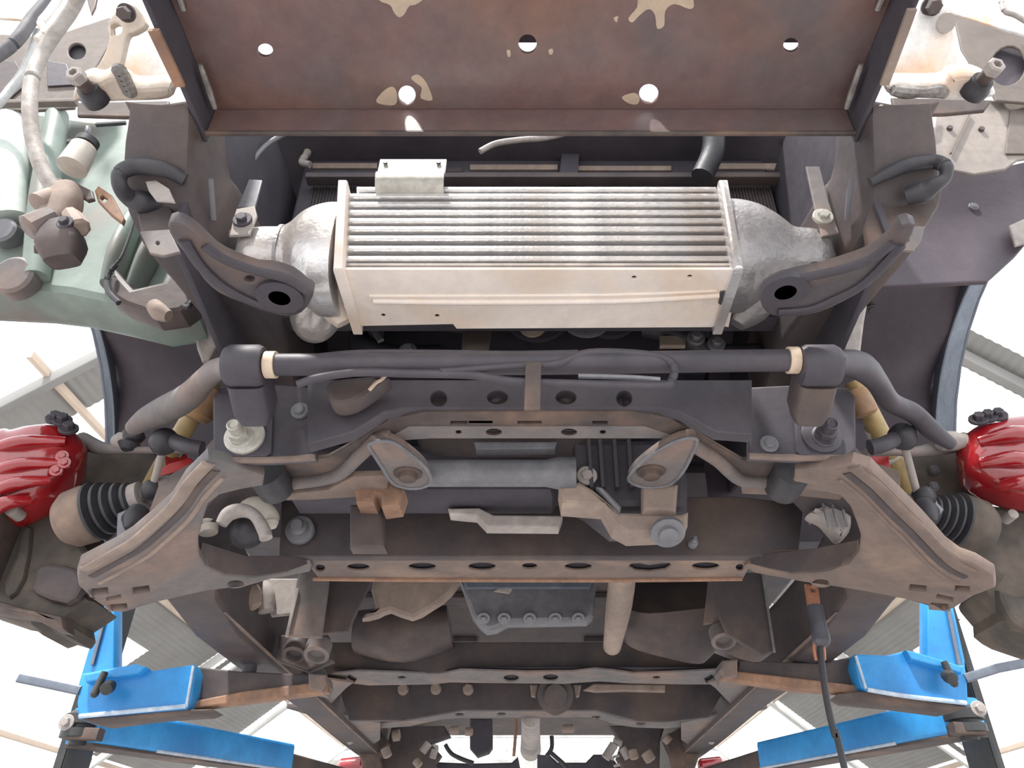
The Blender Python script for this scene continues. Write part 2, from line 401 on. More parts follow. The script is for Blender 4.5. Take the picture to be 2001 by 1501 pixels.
tube('radiator_hose', T, 'hose_grey', [P(938, 296, y=.74), P(968, 281, y=.74), P(1010, 274, y=.745), P(1060, 270, y=.75), P(1100, 262, y=.76)], .0045)
tube('radiator_hose', T, 'black_rubber', [P(1395, 262, y=.78), P(1392, 300, y=.79), P(1372, 345, y=.80)], .018)
tube('bay_pipe', T, 'pan_grey', [P(555, 262, y=.74), P(520, 284, y=.74), P(497, 310, y=.74), P(480, 345, y=.75)], .004)
tube('bay_pipe', T, 'pale_grey', [P(607, 274, y=.84), P(600, 300, y=.84), P(590, 316, y=.84), P(606, 322, y=.84)], .006)
tube('bay_pipe', T, 'pan_grey', [P(1608, 262, y=.80), P(1598, 290, y=.80), P(1588, 308, y=.80)], .0045)
tube('bay_pipe', T, 'pan_grey', [P(1532, 268, y=.82), P(1542, 290, y=.82), P(1552, 308, y=.82)], .006)
# bay side walls close to the frame
for s in (-1, 1):
    plate3('bay_side_panel', T, 'bay_dark', [W(s * .405, .62, .62), W(s * .405, .62, 1.0), W(s * .42, 1.5, 1.0), W(s * .42, 1.5, .70), W(s * .405, .9, .58)], (), V(s, 0, 0), .008, .001)
eng = loft('engine_block', T, 'bay_dark', [W(.0, 1.00, .80), W(0, 1.06, .80), W(0, 1.5, .80)], [(.22, .16), (.26, .19), (.26, .19)], n=24, e=7, ang=30)
loft('sump', eng, 'dark_brown', [W(-.01, .98, .64), W(-.01, 1.04, .62), W(-.01, 1.32, .60), W(-.01, 1.36, .62)], [(.15, .03), (.17, .05), (.17, .05), (.14, .03)], n=20, e=5, ang=30)
for x, r in ((-.12, .035), (.01, .055), (.13, .048)):
    lathe('engine_pulley', eng, 'dark_steel', W(x, .985, .80), FRONT, [(0, r), (.01, r), (.012, r * .8), (.03, r * .8), (.032, r), (.04, r), (.042, r * .3)], n=28)
lathe('pulley_disc', eng, 'tan_dust', P(1040, 640, y=.93), FRONT, [(0, .020), (.004, .020), (.01, .010), (.012, .004)], n=24)
lathe('pulley_disc', eng, 'pan_grey', P(1145, 622, y=.94), FRONT, [(0, .040), (.004, .040), (.008, .032)], n=28)

tube('bay_hose', T, 'black_rubber', [P(700, 600, y=.98), P(705, 660, y=.97), P(760, 690, y=.96), P(860, 690, y=.98)], .014)
tube('bay_hose', T, 'black_rubber', [P(1260, 640, y=.95), P(1330, 655, y=.94), P(1400, 690, y=.94), P(1480, 690, y=.95)], .016)
plate('bay_bracket', T, 'rust_frame', plane_y(.90), [(905, 640), (960, 640), (955, 690), (925, 715), (900, 700)], (), .01, .002)
plate('bay_bracket', T, 'tan_dust', plane_y(.93), [(1290, 655), (1340, 655), (1340, 675), (1290, 675)], (), .01, .002)
plate('bay_bracket', T, 'pan_grey', plane_y(.93), [(722, 640), (730, 635), (750, 662), (738, 668)], (), .006, .002)
for a, b in ((797, 686), (1400, 672), (1360, 660)): bolt(eng, P(a, b, y=.92), FRONT, .008, .01, 'pan_grey')
# ---- frame rails
RL = {}
for s in (-1, 1):
    path = [W(s * .437, .60, .80), W(s * .437, .66, .73), W(s * .415, .76, .715), W(s * .40, .95, .72), W(s * .43, 1.10, .66), W(s * .59, 1.30, .495), W(s * .592, 2.2, .493), W(s * .592, 3.0, .493), W(s * .57, 3.7, .51), W(s * .53, 4.4, .60)]
    sz = [(.036, .06), (.042, .065), (.040, .065), (.040, .065), (.042, .07), (.044, .073), (.044, .073), (.044, .073), (.044, .073), (.044, .06)]
    rl = loft('frame_rail', T, 'dark_brown', path, sz, n=16, e=12, sm=4, ang=30); RL[s] = rl
    # bottom flange edges, bolt
    plate3('rail_flange', rl, 'brown_dust', [W(s * .549, 1.36, .421), W(s * .583, 1.36, .421), W(s * .583, 3.3, .4195), W(s * .549, 3.3, .4195)], (), V(0, 0, 1), .002, .0005)
    for y in (1.9, 2.75): bolt(rl, W(s * .600, y, .4195), DOWN, .006, .006)

# front horns, brackets below the bumper corners (left, then right)
HL = plate('frame_horn', T, 'rust_frame', plane3(P(330, 200, y=.60), P(400, 200, y=.60), P(380, 480, y=.70)),
      [(241, 196), (300, 205), (384, 192), (400, 262), (407, 300), (418, 420), (420, 470), (470, 545), (430, 540), (380, 480), (345, 440), (300, 410), (283, 380), (290, 320), (282, 296), (258, 230)],
      [circ(405, 388, 7, 24)], .014, .004, 0)
HR = plate('frame_horn', T, 'rust_frame', plane3(P(1750, 200, y=.60), P(1680, 200, y=.60), P(1700, 480, y=.70)),
      [(1840, 196), (1760, 205), (1690, 192), (1682, 262), (1668, 300), (1654, 400), (1640, 470), (1600, 545), (1650, 540), (1700, 480), (1745, 440), (1790, 400), (1798, 360), (1788, 320), (1792, 296), (1815, 240)],
      [circ(1668, 380, 7, 24)], .014, .004, 0)
# pale inner edge flange on the horns
for a, b in (((402, 268), (412, 350)), ((412, 350), (418, 430))):
    bar('horn_flange', HL, 'pan_grey', P(*a, y=.62), P(*b, y=.66), .006, .004)
for a, b in (((1672, 268), (1662, 350)), ((1662, 350), (1655, 430))):
    bar('horn_flange', HR, 'pan_grey', P(*a, y=.62), P(*b, y=.66), .006, .004)
for H_, pts in ((HL, [(345, 225), (348, 235), (346, 243)]), (HR, [(1722, 208), (1720, 225), (1716, 238)])):
    tube('weld_drip', H_, 'tan_dust', [P(a, b, y=.597) for a, b in pts], [.003, .0045, .0025], n=8)

# side lobes bolted with studs, and the pale arms that rise from them
def lobe(outl, stud, mt, side):
    L_ = plate('body_mount_bracket', T, mt, plane_h(.79), outl, (), .028, .006, 4)
    p = P(stud[0], stud[1] + 22, h=.788); ax = V(-.10 * side * -1, -1, -.22)
    lathe('rubber_bush', L_, 'black_rubber', p, ax, [(-.008, .016), (.002, .016), (.006, .0135), (.012, .0125)], n=24)
    lathe('stud', L_, 'rust_frame', p, ax, [(.010, .0085), (.030, .0085)], n=16)
    lathe('stud_nut', L_, 'pale_grey', p, ax, [(.026, .0105), (.036, .0105), (.038, .0088), (.038, .0052), (.031, .0046)], n=6)
    return L_
LB = lobe([(145, 200), (142, 185), (150, 165), (168, 156), (190, 160), (215, 150), (240, 160), (262, 172), (330, 170), (330, 196), (250, 201), (180, 203)], (183, 165), 'bracket_cream', -1)
RB = lobe([(1942, 192), (1944, 175), (1934, 160), (1915, 150), (1890, 148), (1862, 152), (1840, 166), (1740, 168), (1742, 190), (1800, 196), (1880, 200)], (1908, 150), 'bracket_white', 1)
plate('bracket_web', LB, 'rust_frame', plane_y(.66), [(150, 200), (330, 196), (330, 225), (240, 228), (150, 225)], (), .006, .002)
plate('bracket_web', RB, 'rust_frame', plane_y(.66), [(1940, 195), (1742, 190), (1750, 225), (1850, 222), (1925, 215)], (), .006, .002)
for k, (a, b) in enumerate(((232, 140), (238, 150), (242, 160), (247, 170), (252, 180))):
    lathe('weld_bead', LB, 'weld', P(a, b, h=.788), DOWN, [(-.004, .009), (.001, .008), (.004, .004)], n=12)
tube('weld_bead', RB, 'weld', [P(a, b, h=.786) for a, b in ((1744, 176), (1770, 180), (1800, 181), (1832, 178), (1848, 184))], [.006, .008, .006, .008, .006], n=8)
armL = plate('upper_bracket_arm', T, 'bracket_cream', plane3(P(170, 160, y=.60), P(230, 160, y=.60), P(225, 20, y=.55)),
      [(160, 162), (192, 124), (212, 78), (212, 40), (232, 16), (262, 8), (285, 44), (262, 62), (248, 70), (236, 120), (226, 150), (200, 168)], [circ(226, 56, 11)], .012, .003, 3)
bolt(armL, P(247, 25, y=.545), V(.1, -.5, -1), .009, .016, 'dark_brown', 1.3)
armR = plate('upper_bracket_arm', T, 'bracket_white', plane3(P(1850, 160, y=.60), P(1800, 160, y=.60), P(1830, 20, y=.55)),
      [(1745, 162), (1752, 120), (1795, 15), (1830, 5), (1862, 28), (1866, 62), (1880, 100), (1902, 140), (1880, 165), (1800, 166)], [], .012, .003, 2)
bolt(armR, P(1820, 12, y=.545), V(-.1, -.5, -1), .010, .016, 'dark_brown', 1.3)
lathe('rubber_plug', armR, 'pale_grey', P(1848, 45, y=.553), V(0, -.6, -1), [(0, .013), (.003, .012)], n=20)
plate('corner_gusset', T, 'bracket_white', plane3(P(250, 160, y=.66), P(330, 160, y=.66), P(300, 60, y=.63)),
      [(232, 165), (246, 80), (284, 48), (300, 75), (336, 160)], (), .006, .002)
# orange worn edge beside the bumper ends
bar('bumper_edge_stay', T, 'rust_orange', P(300, 58, h=.752), P(352, 168, h=.752), .012, .005)
bar('bumper_edge_stay', T, 'tan_dust', P(1782, 18, h=.752), P(1728, 165, h=.752), .010, .005)

# ---- intercooler
IC = plate('intercooler', T, 'aluminium_dust', plane_h(.607),
      [(668, 527), (1437, 527), (1440, 562), (1424, 640), (1398, 636), (1392, 640), (892, 643), (885, 634), (690, 638), (672, 600)],
      [circ(749, 617, 4.5, 3.5), circ(854, 618, 4.5, 3.5), circ(1239, 543, 5, 3.5), circ(1348, 541, 5, 3.5)], .004, .001)
lab(IC, 'dusty aluminium front intercooler with ribbed core')
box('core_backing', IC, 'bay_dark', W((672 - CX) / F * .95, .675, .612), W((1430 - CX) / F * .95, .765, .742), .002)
rows = [379, 392, 408, 424, 440, 456, 474, 494, 514]
def edge_l(py): return 682 - (py - 372) * 17 / 153
def edge_r(py): return 1402 + (py - 372) * 32 / 153
for k, py in enumerate(rows):
    a = P(edge_l(py) if k else 700, py, y=.672); b = P(edge_r(py) if k else 1396, py, y=.672)
    loft('cooling_tube', IC, 'aluminium', [a, b], (.010, .0041), n=12, e=4)
    if k < len(rows) - 1:
        py2 = (py + rows[k + 1]) / 2
        a = P(edge_l(py2), py2, y=.682); b = P(edge_r(py2), py2, y=.682)
        bm = bmesh.new(); n = 240; prev = None; hh = .0042
        for i in range(n + 1):
            t = i / n; p = a.lerp(b, t) + V(0, (-.0022 if i % 2 else .0022), 0)
            c = (bm.verts.new(p + V(0, 0, -hh)), bm.verts.new(p + V(.0012 if i % 3 else -.001, 0, hh)))
            if prev: bm.faces.new((prev[0], c[0], c[1], prev[1]))
            prev = c
        me = bpy.data.meshes.new('cooling_fins'); bm.to_mesh(me); bm.free()
        tagk(link('cooling_fins', me, 'fin_grey', IC), 'stuff')
lastp = P(edge_l(522), 523, y=.67); lastq = P(edge_r(522), 523, y=.67)
bar('lower_core_edge', IC, 'pale_grey', lastp, lastq, .012, .004)
# crease pressed along the bottom tray and its folded lip
tube('tray_crease', IC, 'aluminium_dust', [P(730, 588, h=.606), P(900, 590, h=.606), P(1200, 588, h=.606), P(1405, 577, h=.606)], .0042, n=10, sm=3)
tube('tray_crease', IC, 'aluminium_dust', [P(722, 578, h=.607), P(900, 578, h=.607), P(1200, 576, h=.607), P(1400, 568, h=.607)], .0022, n=8, sm=3)
plate('tray_clip', IC, 'dark_steel', plane_h(.604), [(1408, 572), (1416, 571), (1418, 585), (1430, 586), (1426, 600), (1412, 600), (1404, 594)], (), .003, .001)
hdr = []
for s, (x1, x2) in ((-1, (667, 662)), (1, (1420, 1442))):
    X1 = P(x1 if s < 0 else 1416, 372, y=.655).x; X2 = P(x2, 527, y=.655).x
    q = plate3('header_plate', IC, 'aluminium' if s > 0 else 'aluminium_dust', [W(X1 - .006, .650, .752), W(X1 + .006, .650, .752), W(X2 + .006, .650, .600), W(X2 - .006, .650, .600)], (), V(0, 1, 0), .128, .004)
def tank(px, sizes, hs):
    path = [P(a, 460, y=.712) for a in px]
    for p, h in zip(path, hs): p.z = h + CAM.z
    return path, sizes
pl_, sz_ = tank([678, 650, 628, 606, 586, 570, 530, 505, 490, 486], [(.056, .076), (.056, .076), (.053, .072), (.049, .060), (.043, .045), (.041, .040), (.041, .040), (.038, .037), (.028, .028), (.012, .012)], [.672, .672, .672, .671, .670, .669, .668, .667, .666, .666])
TL = loft('end_tank', IC, 'cast_aluminium', pl_, sz_, n=32, e=2.6, sm=5)
TL.data.materials[0] = MATS['aluminium']
pl_, sz_ = tank([1404, 1432, 1455, 1480, 1505, 1525, 1560, 1585, 1597, 1601], [(.056, .076), (.056, .076), (.053, .073), (.049, .064), (.044, .052), (.041, .043), (.042, .042), (.038, .038), (.028, .028), (.010, .010)], [.678, .678, .677, .674, .670, .667, .663, .660, .659, .659])
TR = loft('end_tank', IC, 'cast_aluminium', pl_, sz_, n=32, e=2.6, sm=5)
loft('tank_ring', TL, 'cast_aluminium', [P(566, 460, y=.712) + V(0, 0, 0), P(572, 460, y=.712)], [(.043, .043)] * 2, n=32, e=2.4)
for o in TL.children: o.location.z = W(0, 0, .670).z - kids_world(TL).z
# lower skirts of both tanks
loft('tank_skirt', IC, 'aluminium_dust', [P(648, 512, y=.72), P(645, 545, y=.735), P(652, 590, y=.75), P(672, 632, y=.765)], [(.036, .040), (.034, .040), (.024, .034), (.010, .015)], up=V(0, 1, 0), n=24, e=3, sm=4)
loft('tank_skirt', IC, 'cast_aluminium', [P(1462, 512, y=.72), P(1468, 545, y=.735), P(1465, 590, y=.75), P(1440, 634, y=.765)], [(.036, .040), (.040, .040), (.032, .034), (.010, .015)], up=V(0, 1, 0), n=24, e=3, sm=4)
loft('outlet_elbow', IC, 'aluminium', [P(640, 560, y=.77), P(625, 590, y=.79), P(616, 622, y=.81), P(614, 640, y=.83)], [(.034, .034), (.036, .036), (.034, .034), (.026, .026)], up=V(1, 0, 0), n=28, sm=5)
# mounting strap on top: a bent sheet
prof = [(.668, .738), (.655, .741), (.649, .750), (.648, .763), (.655, .770), (.657, .784), (.658, .799)]
xa, xb = P(737, 340, y=.655).x, P(869, 340, y=.655).x
rings = []
for x in (xa, xb):
    rings.append([W(x, y, h) for y, h in prof] + [W(x, y + .004, h + .001) for y, h in reversed(prof)])
MB = mesh_rings('mounting_strap', rings, 'zinc', IC, ang=50)
for a in (753, 857): bolt(MB, P(a, 319, y=.656), V(0, -1, .2), .0035, .002, 'black_rubber', 0)
# side brackets
SB = plate('side_bracket', IC, 'pale_grey', plane_y(.665), [(462, 408), (497, 402), (502, 420), (488, 458), (448, 460), (455, 430)], (), .004, .001)
bolt(SB, P(474, 430, y=.664), FRONT, .007, .008, 'dark_steel')
plate('bracket_stem', SB, 'pan_grey', plane_y(.68), [(486, 350), (512, 352), (498, 405), (463, 405), (476, 375)], (), .004, .001)
plate('bracket_foot', SB, 'rust_orange', plane_y(.672), [(447, 448), (488, 448), (486, 461), (446, 461)], (), .003, .001)
SB2 = plate('side_bracket', IC, 'grey_dust', plane_y(.668), [(1575, 325), (1602, 325), (1620, 395), (1640, 455), (1606, 462), (1592, 405)], (), .004, .001)
bolt(SB2, P(1608, 424, y=.667), FRONT, .0075, .008, 'zinc')
plate('bracket_foot', SB2, 'pan_grey', plane_y(.69), [(1608, 478), (1624, 476), (1634, 498), (1622, 502)], (), .003, .001)

# ---- tow hooks and lower brackets of the bumper frame
def hookloop(pts, r):
    return tube('tow_hook', T, 'black_rubber', [P(a, b, y=c) for a, b, c in pts], r, n=14)
lab(hookloop([(362, 352, .60), (330, 334, .59), (296, 326, .585), (262, 326, .585), (236, 338, .585), (234, 362, .59), (250, 384, .61), (278, 396, .62), (315, 400, .63)], [.008, .009, .0095, .0095, .009, .0085, .010, .014, .012]), 'black steel tow hook at the left frame horn')
lab(hookloop([(1700, 356, .60), (1745, 334, .59), (1785, 320, .585), (1825, 316, .585), (1848, 326, .58), (1846, 348, .585), (1826, 362, .59), (1805, 374, .60), (1770, 385, .61)], [.006, .008, .0085, .0085, .008, .007, .009, .012, .010]), 'black steel tow hook at the right frame horn')
TA = plate('lower_tow_bracket', T, 'worn_dark', plane_h(.555),
      [(329, 436), (352, 436), (385, 458), (420, 492), (455, 510), (500, 526), (530, 528), (570, 540), (598, 562), (612, 572), (606, 592), (590, 612), (560, 620), (520, 610), (470, 592), (428, 574), (398, 548), (372, 510), (345, 478), (330, 456)],
      [circ(546, 583, 21, 15), circ(488, 546, 9, 6)], .016, .003, 2)
lab(TA, 'dark curved bracket with an eyelet, left end')
lathe('eyelet_bush', TA, 'dark_steel', hit(546, 583, plane_h(.550)), V(0, 0, 1), [(0, .012), (0, .026), (.008, .026), (.008, .012), (0, .012)], n=28)
TB = plate('lower_tow_bracket', T, 'worn_dark', plane_h(.555),
      [(1790, 440), (1762, 440), (1740, 470), (1700, 500), (1650, 518), (1610, 530), (1560, 540), (1510, 555), (1488, 578), (1490, 602), (1510, 618), (1550, 620), (1600, 612), (1650, 590), (1700, 560), (1740, 520), (1772, 480)],
      [circ(1535, 572, 22, 14), circ(1598, 541, 7, 5)], .016, .003, 2)
lab(TB, 'dark curved bracket with an eyelet, right end')
lathe('eyelet_bush', TB, 'dark_steel', hit(1535, 572, plane_h(.550)), V(0, 0, 1), [(0, .012), (0, .026), (.008, .026), (.008, .012), (0, .012)], n=28)
plate('tow_bracket_tab', TA, 'grey_dust', plane_y(.60), [(273, 452), (330, 448), (352, 492), (318, 500), (292, 494)], [circ(308, 475, 4)], .004, .001)
plate('tow_bracket_tab', TB, 'grey_dust', plane_y(.60), [(1752, 440), (1808, 442), (1800, 470), (1785, 490), (1742, 486)], [circ(1773, 468, 4)], .004, .001)
plate('tow_bracket_web', TA, 'dark_brown', plane_y(.625), [(262, 396), (330, 400), (352, 450), (300, 462), (275, 452)], (), .01, .002)
plate('tow_bracket_web', TB, 'rust_frame', plane_y(.625), [(1710, 380), (1845, 350), (1835, 400), (1808, 445), (1750, 450), (1700, 500), (1690, 440)], (), .01, .002)
plate('horn_inset', HL, 'pale_grey', plane_y(.598), [(284, 354), (305, 352), (330, 368), (342, 395), (305, 392), (290, 372)], (), .003, .001)

for A_, PLh, pts in ((TA, .5535, [(360, 470), (392, 520), (436, 560), (492, 590), (545, 606), (580, 604)]), (TA, .5535, [(400, 480), (440, 508), (500, 530), (560, 545), (604, 572)]), (TB, .5535, [(1745, 475), (1700, 508), (1640, 528), (1560, 546), (1500, 570)]), (TB, .5535, [(1760, 480), (1720, 525), (1680, 560), (1630, 585), (1580, 605), (1520, 610)])):
    loft('bracket_rim', A_, 'dark_steel', [P(a, b, h=PLh) for a, b in pts], [(.006, .003)] * len(pts), n=10, e=3, sm=3)
# ---- sway bar
hs, ys = .513, .72
SW = tube('sway_bar', T, 'dark_steel', [P(455, 716, y=ys), P(540, 713, y=ys), P(1040, 711, y=ys), P(1540, 704, y=ys), P(1640, 706, y=ys)], .0132, n=18, sm=4)
tube('sway_bar_end', SW, 'grey_dust', [P(470, 716, y=.72), P(425, 722, y=.77), P(398, 745, y=.84), P(368, 775, y=.90), P(325, 800, y=.96), P(285, 820, y=1.0), P(258, 838, y=1.02)], [.0135, .014, .016, .019, .021, .018, .012], n=16)
tube('sway_bar_end', SW, 'dark_steel', [P(1630, 706, y=.72), P(1680, 715, y=.77), P(1712, 745, y=.85), P(1740, 785, y=.94), P(1785, 808, y=.98), P(1825, 845, y=1.0), P(1858, 868, y=1.02)], [.0135, .018, .015, .015, .015, .014, .010], n=16)
for a in (530, 1549):
    lathe('retaining_ring', SW, 'ring_cream', P(a - 10, 713 if a < 1000 else 704, y=ys), V(1, 0, 0), [(0, .0130), (0, .0160), (.012, .0160), (.012, .0130)], n=28)
for a, m2 in ((480, 'dark_steel'), (1600, 'dark_brown')):
    c = P(a, 715, y=ys)
    BU = lathe('bushing_clamp', SW, 'dark_steel', c - V(.022, 0, 0), V(1, 0, 0), [(0, .012), (0, .022), (.006, .025), (.038, .025), (.044, .022), (.044, .012)], n=28)
    loft('clamp_foot', BU, m2, [c + V(0, .02, -.005), c + V(0, .055, -.022), c + V(0, .07, -.03)], [(.022, .024), (.022, .024), (.016, .018)], up=V(0, 1, 0), n=20, e=5)
# drop links
def droplink(p1, p2, r=.006):
    D = tube('drop_link', T, 'pale_grey', [p1, p2], r, n=12)
    lathe('ball_joint', D, 'black_rubber', p1 + V(0, -.02, 0), V(0, 1, 0), [(-.004, .006), (0, .014), (.01, .021), (.022, .022), (.034, .014), (.036, .004)], n=20)
    lathe('ball_joint', D, 'black_rubber', p2 + V(0, -.02, 0), V(.4, 1, 0), [(-.004, .006), (0, .012), (.01, .018), (.022, .018), (.034, .010)], n=20)
    return D
droplink(P(322, 865, y=1.02), P(296, 962, y=1.10))
droplink(P(1763, 855, y=1.02), P(1795, 975, y=1.10))
tube('link_arm', T, 'dark_steel', [P(330, 858, y=1.02), P(365, 872, y=1.0), P(395, 878, y=1.0)], .012, n=14)
tube('link_arm', T, 'dark_steel', [P(1755, 855, y=1.02), P(1728, 868, y=1.0), P(1700, 875, y=1.0)], .012, n=14)

# ---- steering cooler loop and hoses across the front crossmember
def pipe(name, pts, r, m='dark_steel', par=None): return tube(name, par or T, m, [P(a, b, y=c) for a, b, c in pts], r, n=10)
pipe('cooler_pipe', [(580, 752, .71), (625, 738, .71), (700, 728, .71), (800, 730, .71), (920, 733, .71), (1000, 745, .71), (1120, 750, .71), (1290, 754, .71), (1312, 742, .71), (1318, 722, .71), (1304, 703, .71), (1250, 692, .71), (1150, 690, .71), (1085, 712, .71), (1000, 716, .71), (930, 722, .71), (860, 728, .71)], .0048, 'dark_steel')
pipe('cooler_pipe', [(600, 700, .74), (700, 690, .74), (860, 690, .74), (1000, 692, .74), (1130, 690, .74)], .004, 'dark_steel')
pipe('cooler_pipe', [(1130, 735, .71), (1180, 736, .71), (1240, 738, .71), (1290, 742, .71)], .003, 'pan_grey')
plate('pipe_bracket', T, 'rust_frame', plane_y(.70), [(1027, 706), (1058, 706), (1056, 800), (1024, 800)], (), .004, .001)
plate('steering_shield', T, 'dark_brown', plane_y(.76), [(640, 745), (700, 735), (760, 735), (730, 760), (690, 785), (655, 790), (640, 775)], (), .03, .006, 3)
tube('link_chain', T, 'ring_cream', [P(a, b, y=.745) for a, b in ((757, 731), (745, 742), (735, 748), (722, 762))], .0022, n=8)

# ---- front crossmember
h0 = plane_h(.50)
XM = plate('front_crossmember', T, 'rust_frame', h0,
      [(545, 905), (640, 895), (700, 862), (760, 820), (830, 806), (1240, 806), (1310, 818), (1380, 860), (1450, 900), (1560, 905), (1530, 948), (1450, 946), (1400, 908), (1335, 866), (1290, 857), (845, 857), (740, 866), (700, 905), (655, 938), (565, 950)],
      [oval(965, 844, 16, 7), oval(1112, 844, 16, 7), circ(896, 845, 6, 4), circ(1178, 845, 6, 4), [(881, 824), (913, 824), (913, 830), (881, 830)], [(1012, 824), (1058, 824), (1058, 830), (1012, 830)], [(1158, 824), (1187, 824), (1187, 830), (1158, 830)]], .007, .002)
plate('lower_face', XM, 'grey_dust', plane_h(.4985), [(770, 850), (800, 834), (1260, 834), (1310, 850), (1330, 862), (1290, 857), (845, 857), (760, 862)],
      [oval(965, 845, 16, 7), oval(1112, 845, 16, 7), circ(896, 845, 6, 4), circ(1178, 845, 6, 4)], .002, .0005)
for pts in ([(565, 945), (655, 930), (700, 893), (740, 858), (765, 850)], [(1335, 858), (1400, 898), (1450, 938), (1530, 940)]):
    tube('flange_edge', XM, 'grey_dust', [P(a, b, h=.497) for a, b in pts], .010, n=10, sm=4)
FA = plate('front_web', XM, 'dark_steel', plane_y(.80), [(600, 742), (1470, 742), (1470, 850), (1400, 845), (1330, 806), (1290, 798), (790, 798), (750, 806), (690, 845), (600, 870)],
      [circ(857, 778, 16, 15), oval(972, 776, 20, 13), oval(1106, 776, 20, 13), circ(1220, 778, 15, 15)], .02, .002)
for a, m2 in ((968, 'pale_grey'), (1108, 'pale_grey')):
    lathe('stud_end', FA, m2, P(a, 776, y=.83), FRONT, [(0, .008), (.012, .008), (.014, .006)], n=16)
for sgn, outl, wx, wy, wm in ((-1, [(415, 775), (428, 758), (470, 750), (525, 750), (615, 756), (616, 893), (530, 898), (432, 898), (416, 884)], 478, 853, 'zinc'),
                          (1, [(1672, 775), (1658, 758), (1600, 752), (1545, 752), (1465, 756), (1464, 890), (1560, 894), (1660, 893), (1674, 880)], 1605, 851, 'dark_steel')):
    MPL = plate('suspension_mount', T, 'dark_steel', plane_y(.845), outl, (), .018, .003)
    inner = [(417, 780), (425, 768), (528, 768), (534, 780), (530, 884), (518, 892), (430, 892), (417, 880)] if sgn < 0 else [(1671, 780), (1663, 768), (1560, 768), (1552, 780), (1556, 882), (1566, 890), (1660, 888), (1672, 878)]
    plate('mount_pad', MPL, 'bay_dark', plane_y(.840), inner, (), .005, .002)
    edge = [(430, 898), (530, 899), (616, 894)] if sgn < 0 else [(1660, 893), (1560, 895), (1464, 891)]
    tube('mount_flange', MPL, 'brown_dust', [P(a, b, y=.845) for a, b in edge], .0045, n=8, sm=2)
    c = P(wx, wy, y=.838)
    lathe('eccentric_washer', MPL, wm, c, FRONT, [(-.003, .0255), (.002, .0255), (.003, .024)], n=36)
    c2 = c + V(-.003 if sgn < 0 else .002, 0, -.003)
    lathe('eccentric_bolt', MPL, wm, c2, FRONT, [(0, .016), (.004, .016), (.006, .0135), (.010, .0135)], n=32)
    lathe('eccentric_bolt', MPL, wm, c2 + V(0, -.010, 0), FRONT, [(0, .0125), (.009, .0125), (.010, .0105)], n=6)
    lathe('bolt_shank', MPL, wm, c2 + V(0, -.02, 0), FRONT, [(0, .0085), (.014, .0085), (.016, .0065), (.014, .004)], n=24)
    bolt(MPL, P(586 if sgn < 0 else 1503, 803 if sgn < 0 else 868, y=.843), FRONT, .007, .006, 'pan_grey')
# rear flange strips beyond the crossmember
plate('flange_strip', T, 'brown_dust', plane_h(.49), [(545, 968), (640, 958), (690, 932), (762, 930), (757, 955), (700, 972), (600, 978), (548, 978)], (), .01, .002)
plate('flange_strip', T, 'brown_dust', plane_h(.49), [(1448, 950), (1540, 948), (1650, 968), (1640, 978), (1560, 970), (1450, 966)], (), .01, .002)

# differential carrier arms
def carr(outl, hx, hy):
    A = plate('differential_mount_arm', T, 'grey_dust', plane_h(.485), outl, (), .014, .003, 3)
    c = P(hx, hy, h=.484)
    tube('arm_rim', A, 'pan_grey', [P(a, b, h=.485) for a, b in outl], .0028, n=8, sm=3, closed=True)
    lathe('arm_bolt', A, 'rust_frame', c, DOWN, [(-.002, .020), (.001, .020), (.002, .013), (.009, .012), (.010, .009)], n=24)
    return A
carr([(720, 870), (738, 862), (768, 864), (800, 885), (830, 912), (842, 936), (832, 950), (800, 954), (768, 944), (748, 915), (732, 890)], 797, 926)
carr([(1362, 860), (1340, 856), (1300, 872), (1262, 898), (1236, 922), (1230, 940), (1262, 952), (1305, 948), (1332, 925), (1352, 888)], 1272, 922)
plate('carrier_block', T, 'rust_orange', plane_y(1.0), [(692, 948), (748, 920), (775, 950), (790, 955), (780, 985), (745, 990), (742, 970), (735, 968), (730, 982), (695, 980)], (), .05, .006, 0)
plate('carrier_post', T, 'dark_brown', plane_y(1.04), [(683, 985), (745, 985), (752, 1070), (683, 1070)], (), .03, .004)
lathe('axle_tube', T, 'pan_grey', P(800, 925, y=1.0), V(1, 0, 0), [(0, .017), (.02, .020), (.20, .020), (.22, .024), (.245, .024)], n=24)
DF = plate('differential_housing', T, 'dark_steel', plane_y(1.02), [(1118, 858), (1330, 856), (1346, 940), (1345, 992), (1205, 992), (1150, 950), (1125, 938)], (), .14, .012)
plate('housing_flange', DF, 'tan_dust', plane_y(1.0), [(1092, 952), (1132, 940), (1160, 956), (1212, 1000), (1330, 1004), (1346, 998), (1345, 1026), (1325, 1040), (1230, 1044), (1200, 1028), (1178, 990), (1098, 984)], (), .05, .006)
plate('housing_block', DF, 'tan_dust', plane_y(.985), [(1256, 945), (1326, 945), (1322, 1000), (1256, 998)], (), .03, .006)
plate('housing_rim', DF, 'pan_grey', plane_y(.995), [(1165, 950), (1178, 952), (1215, 990), (1212, 1002)], (), .02, .003)
for a in (1150, 1172, 1200, 1228):
    bar('housing_rib', DF, 'dark_steel', P(a, 862, y=1.012), P(a + 6, 955, y=1.012), .006, .012)
lathe('drain_plug', DF, 'pan_grey', P(1305, 1040, y=.99), V(0, -.6, -1), [(-.004, .024), (.003, .024), (.004, .014), (.010, .013), (.012, .010)], n=28)
bolt(DF, P(1147, 930, y=1.01), FRONT, .009, .006, 'pale_grey')
plate('gearbox_bell', T, 'bay_dark', plane_y(1.05), [(560, 862), (1115, 862), (1115, 905), (1080, 960), (560, 960)], (), .10, .02)
plate('sensor_block', T, 'pan_grey', plane_y(1.0), [(925, 862), (1090, 862), (1085, 878), (930, 880)], (), .02, .004)
